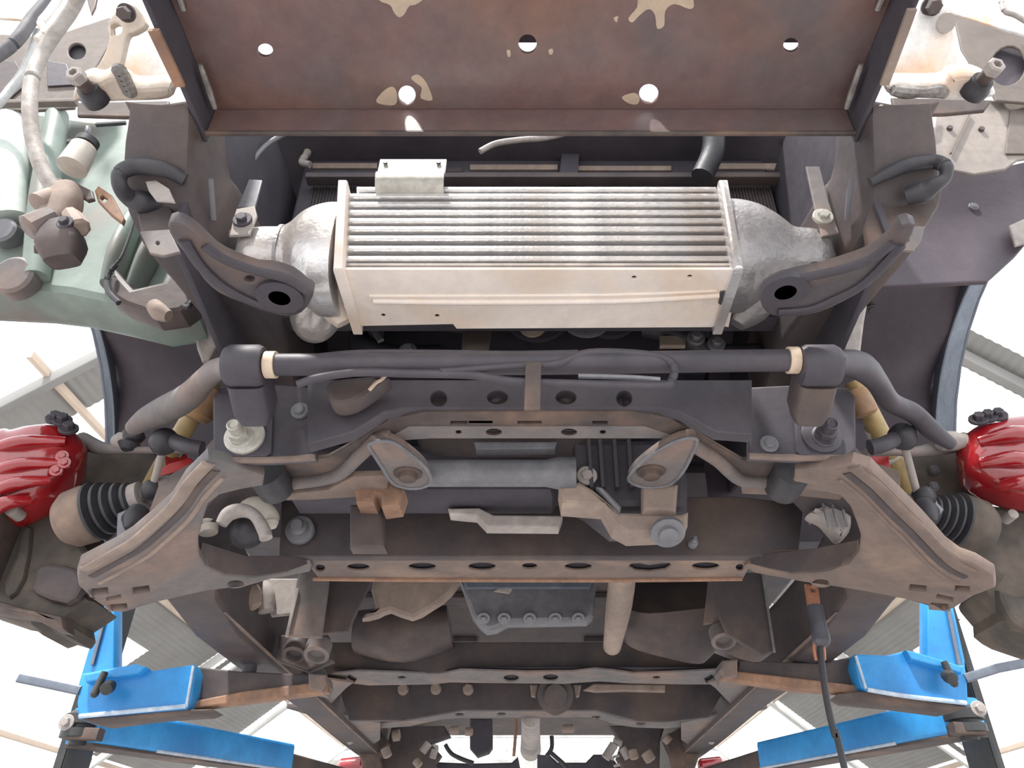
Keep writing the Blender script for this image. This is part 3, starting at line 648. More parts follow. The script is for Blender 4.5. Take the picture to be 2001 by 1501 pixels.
plate('skid_bracket', T, 'pale_grey', plane_y(1.10), [(875, 993), (936, 992), (965, 1006), (1100, 1007), (1092, 1030), (950, 1029), (930, 1008), (878, 1003)], (), .03, .003)

# ---- rear crossmember of the front suspension
hr = plane_h(.47)
ov = [oval(700, 1109, 22, 7), oval(825, 1108, 27, 7.5), oval(942, 1108, 27, 8), oval(1035, 1107, 15, 6), oval(1130, 1108, 27, 7.5), oval(1379, 1107, 27, 7.5),
      [(1228, 1108), (1234, 1102), (1250, 1101), (1268, 1105), (1290, 1102), (1308, 1101), (1312, 1106), (1300, 1114), (1270, 1118), (1242, 1116)], circ(625, 1111, 10, 7), circ(1446, 1110, 8, 7)]
RX = plate('rear_crossmember', T, 'brown_dust', hr, [(608, 1089), (1458, 1089), (1466, 1106), (1452, 1132), (625, 1132), (610, 1115)], ov, .005, .0015)
plate('rear_web', RX, 'dark_brown', plane_y(1.205), [(550, 978), (700, 982), (1440, 970), (1570, 985), (1560, 1086), (1450, 1088), (608, 1088), (545, 1086)], (), .02, .002)
tube('flange_edge', RX, 'rust_orange', [P(612, 1131, h=.468), P(800, 1133, h=.468), P(1200, 1134, h=.468), P(1450, 1131, h=.468)], .004, n=8, sm=2)
plate('lip', RX, 'rust_frame', plane_h(.475), [(1470, 1080), (1558, 1076), (1560, 1082), (1472, 1088)], (), .004, .001)
for (a, b, m2, r) in ((585, 1034, 'pan_grey', .024), (1355, 1060, 'pan_grey', .008)):
    c = P(a, b, y=1.19)
    lathe('cam_washer', RX, m2, c, FRONT, [(-.01, r), (.0, r), (.002, r * .95), (.003, r * .6), (.010, r * .6), (.012, r * .4), (.02, r * .38)], n=28)
for xq in (-.40, .40):
    pass

# ---- lower control arms
LPL = plane3(P(520, 930, h=.455), P(600, 1110, h=.46), P(182, 1172, y=1.12))
LPR = plane3(P(1550, 930, h=.455), P(1465, 1110, h=.46), P(1846, 1185, y=1.12))
ARM_L = [(408, 897), (440, 904), (518, 930), (515, 950), (470, 958), (430, 968), (408, 985), (397, 1020), (388, 1055), (390, 1085), (402, 1106), (440, 1124), (500, 1129), (560, 1119), (606, 1099), (611, 1106), (607, 1118), (525, 1134), (469, 1148), (402, 1156), (305, 1178), (245, 1197), (217, 1197), (182, 1173), (154, 1147), (151, 1128), (158, 1106), (228, 1070), (259, 1050), (294, 1021), (338, 982), (364, 940)]
ARM_R = [(1664, 905), (1630, 912), (1552, 918), (1550, 942), (1600, 952), (1640, 968), (1660, 990), (1672, 1020), (1681, 1048), (1678, 1078), (1657, 1104), (1610, 1118), (1545, 1122), (1500, 1112), (1462, 1102), (1452, 1108), (1475, 1121), (1573, 1139), (1622, 1146), (1685, 1156), (1773, 1173), (1822, 1184), (1846, 1197), (1868, 1188), (1905, 1165), (1945, 1150), (1942, 1125), (1905, 1102), (1874, 1091), (1846, 1070), (1820, 1040), (1800, 1018), (1766, 983), (1720, 938), (1698, 915)]
def slot(cx, cy, w, h, r=0):
    c, s = math.cos(math.radians(r)), math.sin(math.radians(r))
    return [(cx + x * c - y * s, cy + x * s + y * c) for x, y in ((-w, -h), (w, -h), (w + 1, 0), (w, h), (-w, h), (-w - 1, 0))]
LA = plate('lower_control_arm', T, 'grey_dust', LPL, ARM_L, [slot(195, 1157, 15, 6, -6), slot(222, 1170, 13, 3.5, -12), slot(276, 1154, 15, 6, -8), slot(232, 1187, 15, 5, -5), oval(461, 1142, 15, 6)], .018, .004)
lab(LA, 'dusty grey stamped lower control arm, left wheel')
RA = plate('lower_control_arm', T, 'brown_dust', LPR, ARM_R, [slot(1793, 1151, 15, 6, 6), slot(1846, 1170, 15, 4, 12), slot(1836, 1186, 15, 5, 5), slot(1880, 1152, 13, 5, 3), oval(1604, 1140, 15, 6)], .018, .004)
lab(RA, 'brown stamped lower control arm, right wheel')
def armedge(A, PL, pts, inset, m1, m2):
    up = PL[1]
    for nm, k, m, sz in (('pressed_edge', 0, m1, (.009, .004)), ('pressed_groove', 1, m2, (.006, .0025)), ('pressed_ridge', 2, m1, (.004, .0025))):
        loft(nm, A, m, [hit(a + inset[0] * k, b + inset[1] * k, PL) for a, b in pts], [sz] * len(pts), up=up, n=12, e=2.6, sm=4)
armedge(LA, LPL, [(408, 905), (372, 943), (342, 986), (300, 1026), (262, 1058), (228, 1078), (166, 1112)], (14, 14), 'tan_dust', 'dark_brown')
armedge(RA, LPR, [(1668, 912), (1712, 948), (1758, 995), (1795, 1030), (1835, 1072), (1868, 1100), (1900, 1116)], (-14, 12), 'brown_dust', 'dark_brown')
# inner bushings
lathe('arm_bushing', LA, 'black_rubber', P(528, 935, h=.49), V(0, 1, 0), [(-.03, .02), (-.03, .026), (.03, .026), (.03, .02)], n=24)
lathe('arm_bushing', RA, 'black_rubber', P(1540, 935, h=.49), V(0, 1, 0), [(-.03, .02), (-.03, .026), (.03, .026), (.03, .02)], n=24)
# inner wall of the rear leg, its shade put into the dark brown
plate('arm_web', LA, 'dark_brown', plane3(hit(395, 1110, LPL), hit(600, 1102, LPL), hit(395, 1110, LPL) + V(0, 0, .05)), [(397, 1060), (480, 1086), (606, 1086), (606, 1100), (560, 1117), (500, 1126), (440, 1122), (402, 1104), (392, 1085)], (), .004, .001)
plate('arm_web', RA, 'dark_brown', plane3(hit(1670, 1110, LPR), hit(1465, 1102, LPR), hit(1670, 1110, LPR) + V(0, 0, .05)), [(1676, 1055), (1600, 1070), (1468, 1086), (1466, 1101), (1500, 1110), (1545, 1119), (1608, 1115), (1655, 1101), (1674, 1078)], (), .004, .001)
# pale joint boots seen through the arm openings
JB = tube('joint_boot', T, 'cream_plastic', [P(a, b, y=1.14) for a, b in ((408, 1042), (408, 1015), (425, 992), (460, 982), (500, 990), (526, 1010), (528, 1030))], [.014, .020, .023, .021, .018, .016, .010], n=16)
tube('boot_fold', JB, 'pale_grey', [P(a, b, y=1.10) for a, b in ((432, 1025), (448, 1004), (475, 998), (498, 1008), (515, 1035), (520, 1052))], [.009, .012, .011, .009, .010, .010], n=14)
lathe('boot_core', JB, 'black_rubber', P(478, 1040, y=1.14), V(0, -1, -.4), [(-.02, .026), (0, .026), (.01, .02), (.016, .010)], n=24)
J2 = plate('joint_boot', T, 'pale_grey', plane_y(1.12), [(1582, 1000), (1604, 986), (1630, 978), (1655, 984), (1668, 1006), (1664, 1034), (1646, 1050), (1628, 1034), (1610, 1014)], (), .04, .012, 3)
for a in (1612, 1630, 1648):
    tube('boot_fold', J2, 'pan_grey', [P(a - 4, 985, y=1.115), P(a + 3, 1010, y=1.11), P(a + 8, 1030, y=1.115)], .0025, n=8)

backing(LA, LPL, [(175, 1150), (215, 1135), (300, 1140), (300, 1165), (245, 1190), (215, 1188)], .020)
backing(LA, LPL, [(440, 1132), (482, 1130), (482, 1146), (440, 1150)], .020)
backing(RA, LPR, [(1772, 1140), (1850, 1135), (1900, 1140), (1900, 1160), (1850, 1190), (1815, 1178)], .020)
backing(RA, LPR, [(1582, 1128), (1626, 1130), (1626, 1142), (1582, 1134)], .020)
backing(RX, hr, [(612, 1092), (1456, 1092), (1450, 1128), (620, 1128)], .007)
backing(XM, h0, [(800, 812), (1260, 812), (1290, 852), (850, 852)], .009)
# ---- shock absorbers
def shock(path, m2, labs):
    S = tube('shock_absorber', T, 'shock_yellow', [P(a, b, y=c) for a, b, c in path], .017, n=18, sm=0)
    return S
S1 = shock([(415, 745, 1.14), (310, 925, 1.20), (285, 972, 1.22)], 0, 0)
lathe('shock_collar', S1, 'shock_orange', P(412, 760, y=1.12), P(372, 835, y=1.14) - P(412, 760, y=1.12), [(0, .026), (.05, .028), (.060, .020)], n=24)
S2 = shock([(1668, 745, 1.14), (1760, 925, 1.20), (1785, 975, 1.22)], 0, 0)
lathe('shock_collar', S2, 'shock_orange', P(1670, 762, y=1.12), P(1700, 825, y=1.14) - P(1670, 762, y=1.12), [(0, .020), (.045, .022), (.05, .016)], n=24)
def band(S, a, b, y, m, r=.0185, L=.02):
    d = (P(b[0], b[1], y=y + .02) - P(a[0], a[1], y=y)); lathe('printed_label', S, m, P(a[0], a[1], y=y), d, [(0, r - .001), (0, r), (d.length, r), (d.length, r - .001)], n=24)
band(S1, (352, 850), (340, 872), 1.175, 'label_white'); band(S1, (345, 893), (336, 910), 1.185, 'label_red', .019); band(S1, (337, 880), (332, 890), 1.18, 'label_green')
band(S2, (1708, 835), (1718, 856), 1.175, 'label_white'); band(S2, (1738, 888), (1748, 908), 1.185, 'label_white', .019); band(S2, (1726, 868), (1733, 884), 1.18, 'label_red', .019)
plate('shock_sleeve', T, 'label_red', plane_y(1.10), [(311, 918), (330, 905), (372, 894), (380, 904), (352, 920), (314, 930)], (), .01, .002)
plate('shock_sleeve', T, 'label_red', plane_y(1.10), [(1690, 880), (1735, 884), (1742, 918), (1722, 914), (1700, 900)], (), .01, .002)
plate('arm_gusset', T, 'grey_dust', plane_y(1.08), [(312, 938), (380, 900), (405, 885), (360, 935), (330, 980), (290, 1000)], (), .01, .003)
plate('arm_gusset', T, 'brown_dust', plane_y(1.08), [(1700, 900), (1760, 920), (1762, 985), (1740, 975)], (), .01, .003)

# ---- wheel hubs: knuckle, brake caliper, tie rod, drive shaft
def hub(side, K):
    pass
KL = plate('steering_knuckle', T, 'knuckle_olive', plane_y(1.16), [(-60, 950), (60, 985), (120, 955), (150, 1000), (165, 1060), (190, 1095), (165, 1120), (150, 1150), (178, 1172), (130, 1203), (133, 1222), (122, 1238), (95, 1230), (75, 1237), (55, 1222), (50, 1208), (0, 1200), (-60, 1180)], (), .10, .012)
plate('knuckle_recess_shade', KL, 'dark_brown', plane_y(1.145), [(70, 1110), (95, 1100), (150, 1112), (160, 1150), (128, 1180), (68, 1160), (62, 1140)], (), .02, .006, 2)  # dark plate paints the shade of a recess in the casting
plate('knuckle_web', KL, 'knuckle_olive', plane_y(1.15), [(36, 1040), (60, 1030), (45, 1130), (15, 1168), (5, 1140), (26, 1090)], (), .03, .008, 2)
plate('knuckle_lug', KL, 'rust_frame', plane_y(1.12), [(-30, 1165), (40, 1185), (120, 1202), (126, 1232), (100, 1226), (60, 1205), (-30, 1190)], (), .04, .008, 0)
lathe('knuckle_stud', KL, 'pale_grey', P(25, 998, y=1.10), FRONT, [(-.02, .010), (.004, .010), (.006, .006)], n=16)
UL = plate('knuckle_upper_arm', T, 'knuckle_olive', plane_y(1.20), [(130, 865), (148, 850), (175, 862), (300, 880), (322, 905), (292, 955), (240, 960), (170, 1000), (120, 1000), (80, 960)], (), .08, .012)
lathe('brake_backing', KL, 'dark_brown', P(35, 1045, y=1.19), V(-1, -.1, 0), [(-.02, .12), (0, .12), (.01, .10)], n=36)
KR = plate('steering_knuckle', T, 'knuckle_olive', plane_y(1.16), [(1880, 975), (1950, 985), (2060, 1000), (2060, 1260), (2000, 1240), (1978, 1228), (1958, 1212), (1956, 1190), (1940, 1172), (1930, 1160), (1925, 1150), (1942, 1125), (1912, 1112), (1914, 1098), (1900, 1088), (1893, 1060)], (), .10, .012)
plate('knuckle_web', KR, 'knuckle_olive', plane_y(1.15), [(1950, 1150), (1990, 1165), (2050, 1170), (2050, 1240), (1990, 1225), (1965, 1195)], (), .03, .008, 2)
UR = plate('knuckle_upper_arm', T, 'knuckle_olive', plane_y(1.20), [(1885, 865), (1868, 850), (1840, 862), (1740, 880), (1760, 930), (1820, 960), (1860, 980), (1930, 1000), (1960, 960)], (), .08, .012)
for a, b in ((1828, 916), (1827, 948)): box('abs_clip', UR, 'pan_grey', P(a - 6, b + 8, y=1.185), P(a + 6, b - 8, y=1.185) + V(0, .012, 0), .002)
lathe('knuckle_stud', KR, 'pale_grey', P(1978, 1006, y=1.12), FRONT, [(-.02, .008), (.004, .008), (.006, .005)], n=16)
# calipers
CLo = [(-70, 858), (0, 846), (80, 820), (118, 814), (140, 836), (146, 872), (136, 905), (108, 945), (70, 975), (40, 1005), (0, 1018), (-70, 1040)]
CL = loft('brake_caliper', T, 'caliper_red', [P(-90, 955, y=1.13), P(-20, 945, y=1.13), P(50, 925, y=1.13), P(100, 895, y=1.13), P(132, 872, y=1.135), P(147, 862, y=1.14)],
          [(.055, .088), (.058, .086), (.056, .082), (.050, .066), (.040, .044), (.020, .020)], n=36, e=3.2, sm=5); lab(CL, 'glossy red brake caliper of the left wheel')
for (a, b) in (((-20, 880), (128, 862)), ((-20, 925), (120, 905)), ((-20, 968), (98, 938)), ((-20, 1002), (60, 978))):
    p, q = P(*a, y=1.080), P(*b, y=1.090)
    loft('caliper_rib', CL, 'caliper_red', [p, p.lerp(q, .5) + V(0, -.012, 0), q], [(.010, .009), (.014, .011), (.006, .007)], n=16, sm=4)
for a, b in ((122, 822), (134, 838), (108, 818)): bolt(CL, P(a, b, y=1.09), V(.3, -1, .5), .009, .012, 'dark_steel')
for a, b in ((122, 892), (126, 905), (110, 920)): bolt(CL, P(a, b, y=1.085), V(.3, -1, 0), .006, .006, 'caliper_red')
CRo = [(2070, 828), (2000, 822), (1960, 812), (1912, 818), (1890, 846), (1882, 880), (1884, 915), (1905, 950), (1935, 985), (1985, 992), (2070, 990)]
CR = loft('brake_caliper', T, 'caliper_red', [P(2100, 905, y=1.13), P(2040, 905, y=1.13), P(1985, 905, y=1.13), P(1935, 895, y=1.13), P(1900, 880, y=1.135), P(1880, 872, y=1.14)],
          [(.055, .080), (.058, .080), (.056, .078), (.050, .070), (.040, .050), (.020, .024)], n=36, e=3.2, sm=5); lab(CR, 'glossy red brake caliper of the right wheel')
for (a, b) in (((2030, 850), (1912, 862)), ((2030, 905), (1915, 905)), ((2030, 955), (1955, 950))):
    p, q = P(*a, y=1.080), P(*b, y=1.090)
    loft('caliper_rib', CR, 'caliper_red', [p, p.lerp(q, .5) + V(0, -.014, 0), q], [(.010, .010), (.016, .013), (.006, .008)], n=16, sm=4)
for a, b in ((1912, 820), (1930, 815), (1950, 812)): bolt(CR, P(a, b, y=1.09), V(-.3, -1, .5), .009, .012, 'dark_steel')
# tie rods
def tie(pts, rs): 
    t = tube('tie_rod', T, 'grey_dust', [P(a, b, y=c) for a, b, c in pts], rs, n=14); return t
TI = tie([(395, 880, 1.05), (330, 880, 1.09), (250, 879, 1.12), (200, 876, 1.14), (160, 862, 1.16)], [.006, .006, .007, .011, .016])
lathe('tie_rod_boot', TI, 'black_rubber', P(262, 850, y=1.11), V(-.1, 0, -1), [(-.01, .012), (0, .019), (.012, .014), (.02, .019), (.03, .010)], n=20)
lathe('tie_rod_end', TI, 'pale_grey', P(232, 862, y=1.12), V(1, 0, 0), [(-.01, .008), (0, .015), (.02, .016), (.03, .009)], n=20)
TJ = tie([(1690, 885, 1.05), (1750, 884, 1.09), (1800, 882, 1.12), (1850, 872, 1.14), (1885, 862, 1.16)], [.006, .006, .010, .014, .016])
lathe('tie_rod_end', TJ, 'pale_grey', P(1835, 862, y=1.11), V(1, 0, 0), [(-.01, .009), (0, .017), (.025, .017), (.04, .012)], n=20)
lathe('wheel_stud', TJ, 'bracket_cream', P(1870, 862, y=1.12), V(1, 0, -.3), [(0, .012), (.004, .016), (.012, .015), (.014, .008)], n=20)
# drive shafts with ribbed boots
def cv(a, b, y, rs, sp):
    A = P(*a, y=y); B_ = P(*b, y=y - .02); ax = (B_ - A); L = ax.length; ax.normalize()
    S = lathe('drive_shaft', T, 'grey_dust', A, ax, [(0, rs * .3), (L, rs * .3)], n=20)
    lathe('joint_cup', S, 'brown_dust' if a[0] < 1000 else 'knuckle_olive', A, ax, [(-.02, rs * .8), (-.005, rs * 1.02), (.02, rs * 1.05), (.032, rs * .95)], n=36)
    prof = [(.025, rs * .9)]; n = 5
    for k in range(n):
        d0 = .028 + k * sp; r1 = rs * (1.06 - .11 * k)
        prof += [(d0, r1 * .84), (d0 + sp * .25, r1), (d0 + sp * .6, r1), (d0 + sp * .85, r1 * .84)]
    prof += [(.028 + n * sp, rs * .45)]
    lathe('ribbed_boot', S, 'black_rubber', A, ax, prof, n=40, ang=50)
    lathe('boot_clamp', S, 'pale_grey', A + ax * (.028 + n * sp), ax, [(-.003, rs * .42), (-.003, rs * .52), (.012, rs * .52), (.014, rs * .42)], n=32)
    lathe('shaft_joint', S, 'grey_dust', A + ax * (.028 + n * sp + .02), ax, [(0, rs * .3), (.004, rs * .42), (.028, rs * .40), (.03, rs * .44), (.044, rs * .40)], n=28)
    return S
cv((150, 1012), (318, 955), 1.12, .045, .0135)
cv((1905, 1028), (1770, 985), 1.13, .043, .010)
for s_, (a, b) in ((-1, (258, 1018)), (1, (1812, 1005))):
    q = plate('stop_bracket', T, 'pan_grey', plane_y(1.09), [(a - 30, b - 15), (a - 10, b - 24), (a + 22, b - 22), (a + 34, b - 10), (a + 10, b + 22), (a - 20, b + 48), (a - 32, b + 40)], (), .01, .003)
    lathe('bump_stop', q, 'black_rubber', P(a + 2, b, y=1.08), V(0, -.6, -1), [(-.02, .018), (0, .018), (.012, .010), (.02, .004)], n=18)

# ---- wheel arches
def arch(s, xo, xi, cy, ch, R, lipw, nm='wheel_arch_liner'):
    a0, a1 = math.radians(6), math.radians(96); n = 28; outer = []; inner = []
    bm = bmesh.new(); rows_ = []
    for i in range(n + 1):
        a = a0 + (a1 - a0) * i / n; row = []
        for j in range(7):
            t = j / 6; x = s * (xo + (xi - xo) * t); RR = R + .012 * math.sin(t * 9 + i * .6) - (0.05 * t * t)
            row.append(W(x, cy + RR * math.cos(a), ch + RR * math.sin(a)))
        rows_.append(row)
    inn = [[bm.verts.new(p) for p in r] for r in rows_]
    out = [[bm.verts.new(p + V(0, .006 * math.cos(a0 + (a1 - a0) * i / n), .006 * math.sin(a0 + (a1 - a0) * i / n))) for p in r] for i, r in enumerate(rows_)]
    for g in (inn, out):
        for i in range(n):
            for j in range(6): bm.faces.new((g[i][j], g[i][j + 1], g[i + 1][j + 1], g[i + 1][j]))
    for i in range(n):
        for j in (0, 6): bm.faces.new((inn[i][j], inn[i + 1][j], out[i + 1][j], out[i][j]))
    for j in range(6):
        for i in (0, n): bm.faces.new((inn[i][j], inn[i][j + 1], out[i][j + 1], out[i][j]))
    bmesh.ops.recalc_face_normals(bm, faces=bm.faces)
    me = bpy.data.meshes.new(nm); bm.to_mesh(me); bm.free(); smooth(me, 60)
    Lr = link(nm, me, 'liner', T)
    lip = [W(s * xo, cy + (R - .004) * math.cos(a0 + (a1 - a0) * i / n), ch + (R - .004) * math.sin(a0 + (a1 - a0) * i / n)) for i in range(n + 1)]
    loft('fender_lip', Lr, 'fender_lip', lip, [(lipw, .003)] * len(lip), up=V(s, 0, 0), n=12, e=5)
    for a, t in ((40, .3), (58, .45), (25, .5), (70, .35), (12, .3)):
        a = math.radians(a); RR = R - .004
        bolt(Lr, W(s * (xo + (xi - xo) * t), cy + RR * math.cos(a) * .985, ch + RR * math.sin(a) * .985), V(0, -math.cos(a), -math.sin(a)), .007, .004, 'dark_steel')
    return Lr
arch(-1, .87, .36, 1.0, .55, .46, .012)
arch(1, .855, .36, 1.02, .55, .46, .012)
# outer fender skins, thin painted sheet outside the arches
for s in (-1, 1):
    pts = [W(s * .90, 1.0 + .475 * math.cos(math.radians(a)), .55 + .475 * math.sin(math.radians(a))) for a in range(96, 0, -9)]
    pts += [W(s * .90, 1.62, .60), W(s * .90, 1.62, 1.25), W(s * .90, .95, 1.25)]
    plate3('front_fender', T, 'fender_lip', pts, (), V(s, 0, 0), .006, .001)

# ---- front left corner: washer reservoir, inner fender, hoses, valve
RS = plate('washer_reservoir', T, 'reservoir', plane3(P(60, 560, y=.86), P(280, 560, y=.86), P(100, 215, y=.92)),
      [(-70, 212), (60, 214), (180, 232), (252, 236), (296, 300), (330, 430), (372, 520), (378, 600), (300, 612), (215, 592), (130, 574), (60, 566), (-70, 560)], (), .08, .015)
lab(RS, 'pale green washer reservoir')
for a, b, c, d in (((18, 232), (8, 430), .034, 'reservoir_lit'), ((112, 225), (70, 545), .018, 'reservoir'), ((262, 430), (215, 560), .012, 'reservoir'), ((330, 430), (262, 570), .010, 'reservoir')):
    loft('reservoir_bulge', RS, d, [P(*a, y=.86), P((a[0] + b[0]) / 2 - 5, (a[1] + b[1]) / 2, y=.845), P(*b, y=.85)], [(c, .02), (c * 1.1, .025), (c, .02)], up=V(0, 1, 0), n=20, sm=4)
lathe('round_cap', RS, 'grey_dust', P(28, 540, y=.84), V(0, -1, -.2), [(-.02, .030), (.004, .031), (.008, .026)], n=32)
lathe('round_cap', RS, 'pan_grey', P(8, 452, y=.85), V(0, -1, -.2), [(-.02, .022), (.004, .022), (.008, .018)], n=28)
tube('seam_line', RS, 'black_rubber', [P(264, 418, y=.82), P(255, 455, y=.82), P(238, 500, y=.82), P(226, 516, y=.82)], .0022, n=8)
PM = plate('washer_pump', T, 'dark_brown', plane_y(.80), [(214, 540), (222, 520), (240, 540), (260, 562), (320, 548), (345, 520), (372, 520), (378, 590), (352, 608), (300, 616), (240, 595), (215, 580)], (), .04, .008, 0)
tube('pump_loop', PM, 'black_rubber', [P(a, b, y=.79) for a, b in ((362, 530), (374, 545), (376, 580), (368, 600), (358, 598))], .0035, n=8)
tube('pump_loop', PM, 'black_rubber', [P(a, b, y=.79) for a, b in ((226, 518), (210, 540), (212, 570), (232, 592))], .004, n=8)
tube('pump_nozzle', PM, 'tan_dust', [P(300, 596, y=.79), P(312, 610, y=.79), P(330, 618, y=.79)], [.010, .012, .008], n=12)
bar('black_strap', T, 'black_rubber', P(188, 244, y=.80), P(246, 240, y=.80), .006, .006)
IFL = plate('inner_fender', T, 'fender_inner', plane_y(.84), [(-70, 62), (60, 70), (130, 62), (214, 34), (216, 80), (188, 130), (158, 168), (145, 210), (60, 216), (-70, 212)], [circ(150, 100, 17, 16)], .006, .002)
plate('hole_shade_plate', IFL, 'dark_steel', plane_y(.852), [(120, 75), (180, 75), (180, 130), (120, 130)], (), .003, .001)  # dark plate behind the hole, in place of the shade in it
plate('fender_recess', IFL, 'dark_steel', plane_y(.836), [(92, 118), (130, 125), (146, 165), (92, 168)], (), .003, .001)
plate('fender_recess', IFL, 'dark_brown', plane_y(.836), [(-60, 112), (30, 120), (55, 160), (20, 190), (-60, 195)], (), .003, .001)
bar('fender_rail', T, 'fender_inner', P(-60, 205, y=.80), P(150, 200, y=.80), .012, .010)
plate('hood_edge', T, 'bracket_white', plane_y(.86), [(-70, -40), (220, -40), (214, 34), (132, 62), (96, 56), (75, 40), (-70, 30)], (), .006, .002)
plate('hood_latch', T, 'rust_frame', plane_y(.78), [(165, -20), (192, -20), (186, 12), (178, 28), (172, 8)], (), .006, .002)
tube('brake_hose', T, 'hose_grey', [P(a, b, y=c) for a, b, c in ((165, -30, .60), (140, 20, .62), (110, 62, .63), (82, 105, .64), (64, 150, .64), (58, 205, .64), (64, 270, .65), (82, 330, .66), (105, 368, .67), (124, 390, .68))], .0098, n=16)
tube('pale_hose', T, 'pale_hose', [P(a, b, y=c) for a, b, c in ((74, 62, .70), (62, 100, .70), (46, 140, .70), (22, 172, .70), (0, 200, .70), (-40, 240, .70))], .0065, n=12)
tube('dark_hose', T, 'dark_hose', [P(a, b, y=c) for a, b, c in ((110, -20, .68), (84, 12, .68), (62, 38, .68), (38, 72, .68), (10, 98, .68), (-40, 130, .68))], .010, n=14)
tube('white_lead', T, 'bracket_white', [P(a, b, y=.66) for a, b in ((120, -10), (95, 25), (80, 45), (88, 62), (72, 78))], .006, n=10)
vd = P(125, 355, y=.68) - P(165, 290, y=.68)
VL = lathe('height_sensor', T, 'cream_plastic', P(165, 288, y=.68), vd, [(0, .012), (.002, .017), (.030, .0185), (.042, .019), (.044, .014)], n=28)
lathe('sensor_cap', VL, 'black_rubber', P(168, 283, y=.68), vd, [(-.010, .009), (-.008, .015), (.002, .015)], n=20)
bar('sensor_clip', VL, 'black_rubber', P(132, 278, y=.675), P(160, 276, y=.675), .006, .006)
tube('sensor_clip', VL, 'black_rubber', [P(160, 282, y=.68), P(170, 262, y=.69), P(172, 250, y=.70)], .004, n=8)
plate('valve_plate', T, 'rust_frame', plane_y(.69), [(108, 346), (140, 352), (180, 372), (184, 388), (170, 392), (140, 372), (112, 362)], (), .006, .002)
VB = loft('brake_valve', T, 'tan_dust', [P(130, 372, y=.68), P(122, 400, y=.68), P(112, 425, y=.68), P(100, 440, y=.68)], [(.018, .018), (.022, .020), (.020, .018), (.018, .018)], up=V(0, 1, 0), n=18, e=3, sm=3)
lathe('valve_port', VB, 'tan_dust', P(98, 385, y=.67), V(-.3, -.3, -1), [(-.01, .010), (0, .012), (.02, .014), (.022, .010)], n=12)
lathe('valve_port', VB, 'grey_dust', P(90, 430, y=.665), V(-.6, -.2, -1), [(-.01, .014), (0, .016), (.022, .018), (.026, .012)], n=8)
lathe('valve_port', VB, 'tan_dust', P(142, 425, y=.67), V(.8, -.2, -1), [(-.01, .010), (0, .012), (.03, .013), (.034, .009)], n=8)
loft('valve_body', VB, 'dark_brown', [P(118, 450, y=.675), P(120, 480, y=.675), P(122, 512, y=.68)], [(.020, .020), (.026, .022), (.018, .016)], up=V(0, 1, 0), n=18, e=4, sm=3)
bolt(VB, P(86, 488, y=.67), V(-1, -.4, -.3), .006, .010, 'rust_frame'); bolt(VB, P(128, 436, y=.655), FRONT, .006, .008, 'dark_steel')
plate('valve_bracket', T, 'rust_orange', plane_y(.70), [(184, 372), (192, 362), (218, 380), (242, 425), (238, 436), (215, 418), (190, 392)], [slot(202, 388, 6, 4, 40)], .008, .002)

# ---- front right corner: inner fender panels
FR = plate('inner_fender', T, 'fender_inner', plane_y(.84), [(1864, 28), (1905, 40), (1960, 60), (2070, 90), (2070, 205), (1946, 196), (1935, 170), (1905, 140), (1880, 100)], [oval(1970, 128, 34, 40, rot=25)], .006, .002)
plate('fender_recess', FR, 'liner', plane_y(.86), [(1925, 80), (2040, 70), (2040, 190), (1925, 185)], (), .004, .001)
F2 = plate('inner_fender', T, 'panel_beige', plane_y(.86), [(1822, 222), (1850, 198), (1946, 196), (2070, 200), (2070, 300), (1990, 312), (1965, 330), (1905, 340), (1862, 332), (1790, 308), (1788, 290)], (), .006, .002)
bar('fender_crease', F2, 'fender_inner', P(1895, 222, y=.856), P(1858, 300, y=.856), .004, .003)
plate('fender_recess', F2, 'fender_inner', plane_y(.856), [(1975, 215), (2060, 200), (2060, 300), (1965, 300)], (), .003, .001)
for a, b in ((1856, 250), (1918, 252)): bolt(F2, P(a, b, y=.857), FRONT, .003, .002, 'dark_brown')
plate('fender_slot', F2, 'label_white', plane_y(.85), [(1822, 222), (1832, 220), (1828, 248), (1812, 254)], (), .003, .001)
plate('hood_edge', T, 'bracket_white', plane_y(.88), [(1835, -40), (2070, -40), (2070, 85), (1960, 56), (1900, 38), (1866, 26), (1840, 5)], (), .006, .002)
tube('hood_cable', T, 'pale_grey', [P(1955, -10, y=.80), P(1962, 20, y=.80), P(1985, 30, y=.80), P(2010, 45, y=.80)], .005, n=10)
plate('headlamp_panel', T, 'liner', plane_y(.95), [(1790, 300), (1905, 338), (2070, 300), (2070, 400), (1985, 500), (1930, 550), (1700, 560), (1720, 460)], (), .01, .003)
bolt(bpy.data.objects['headlamp_panel'], P(1902, 404, y=.948), FRONT, .005, .004, 'pan_grey')
plate('liner_tab', T, 'pale_grey', plane_y(.93), [(1972, 440), (2060, 400), (2060, 460), (1985, 480)], (), .006, .002)
# pale struts behind the hooks
SLt = plate('liner_strut', T, 'pale_grey', plane_y(.92), [(372, 540), (415, 560), (440, 612), (438, 645), (426, 672), (408, 704), (394, 706), (384, 680), (372, 610)], (), .012, .004)
bolt(SLt, P(396, 618, y=.918), FRONT, .005, .004, 'pan_grey')
plate('liner_strut', T, 'pale_grey', plane_y(.92), [(1736, 490), (1702, 560), (1690, 625), (1682, 692), (1652, 685), (1634, 642), (1640, 604), (1656, 570), (1690, 525)], (), .012, .004)

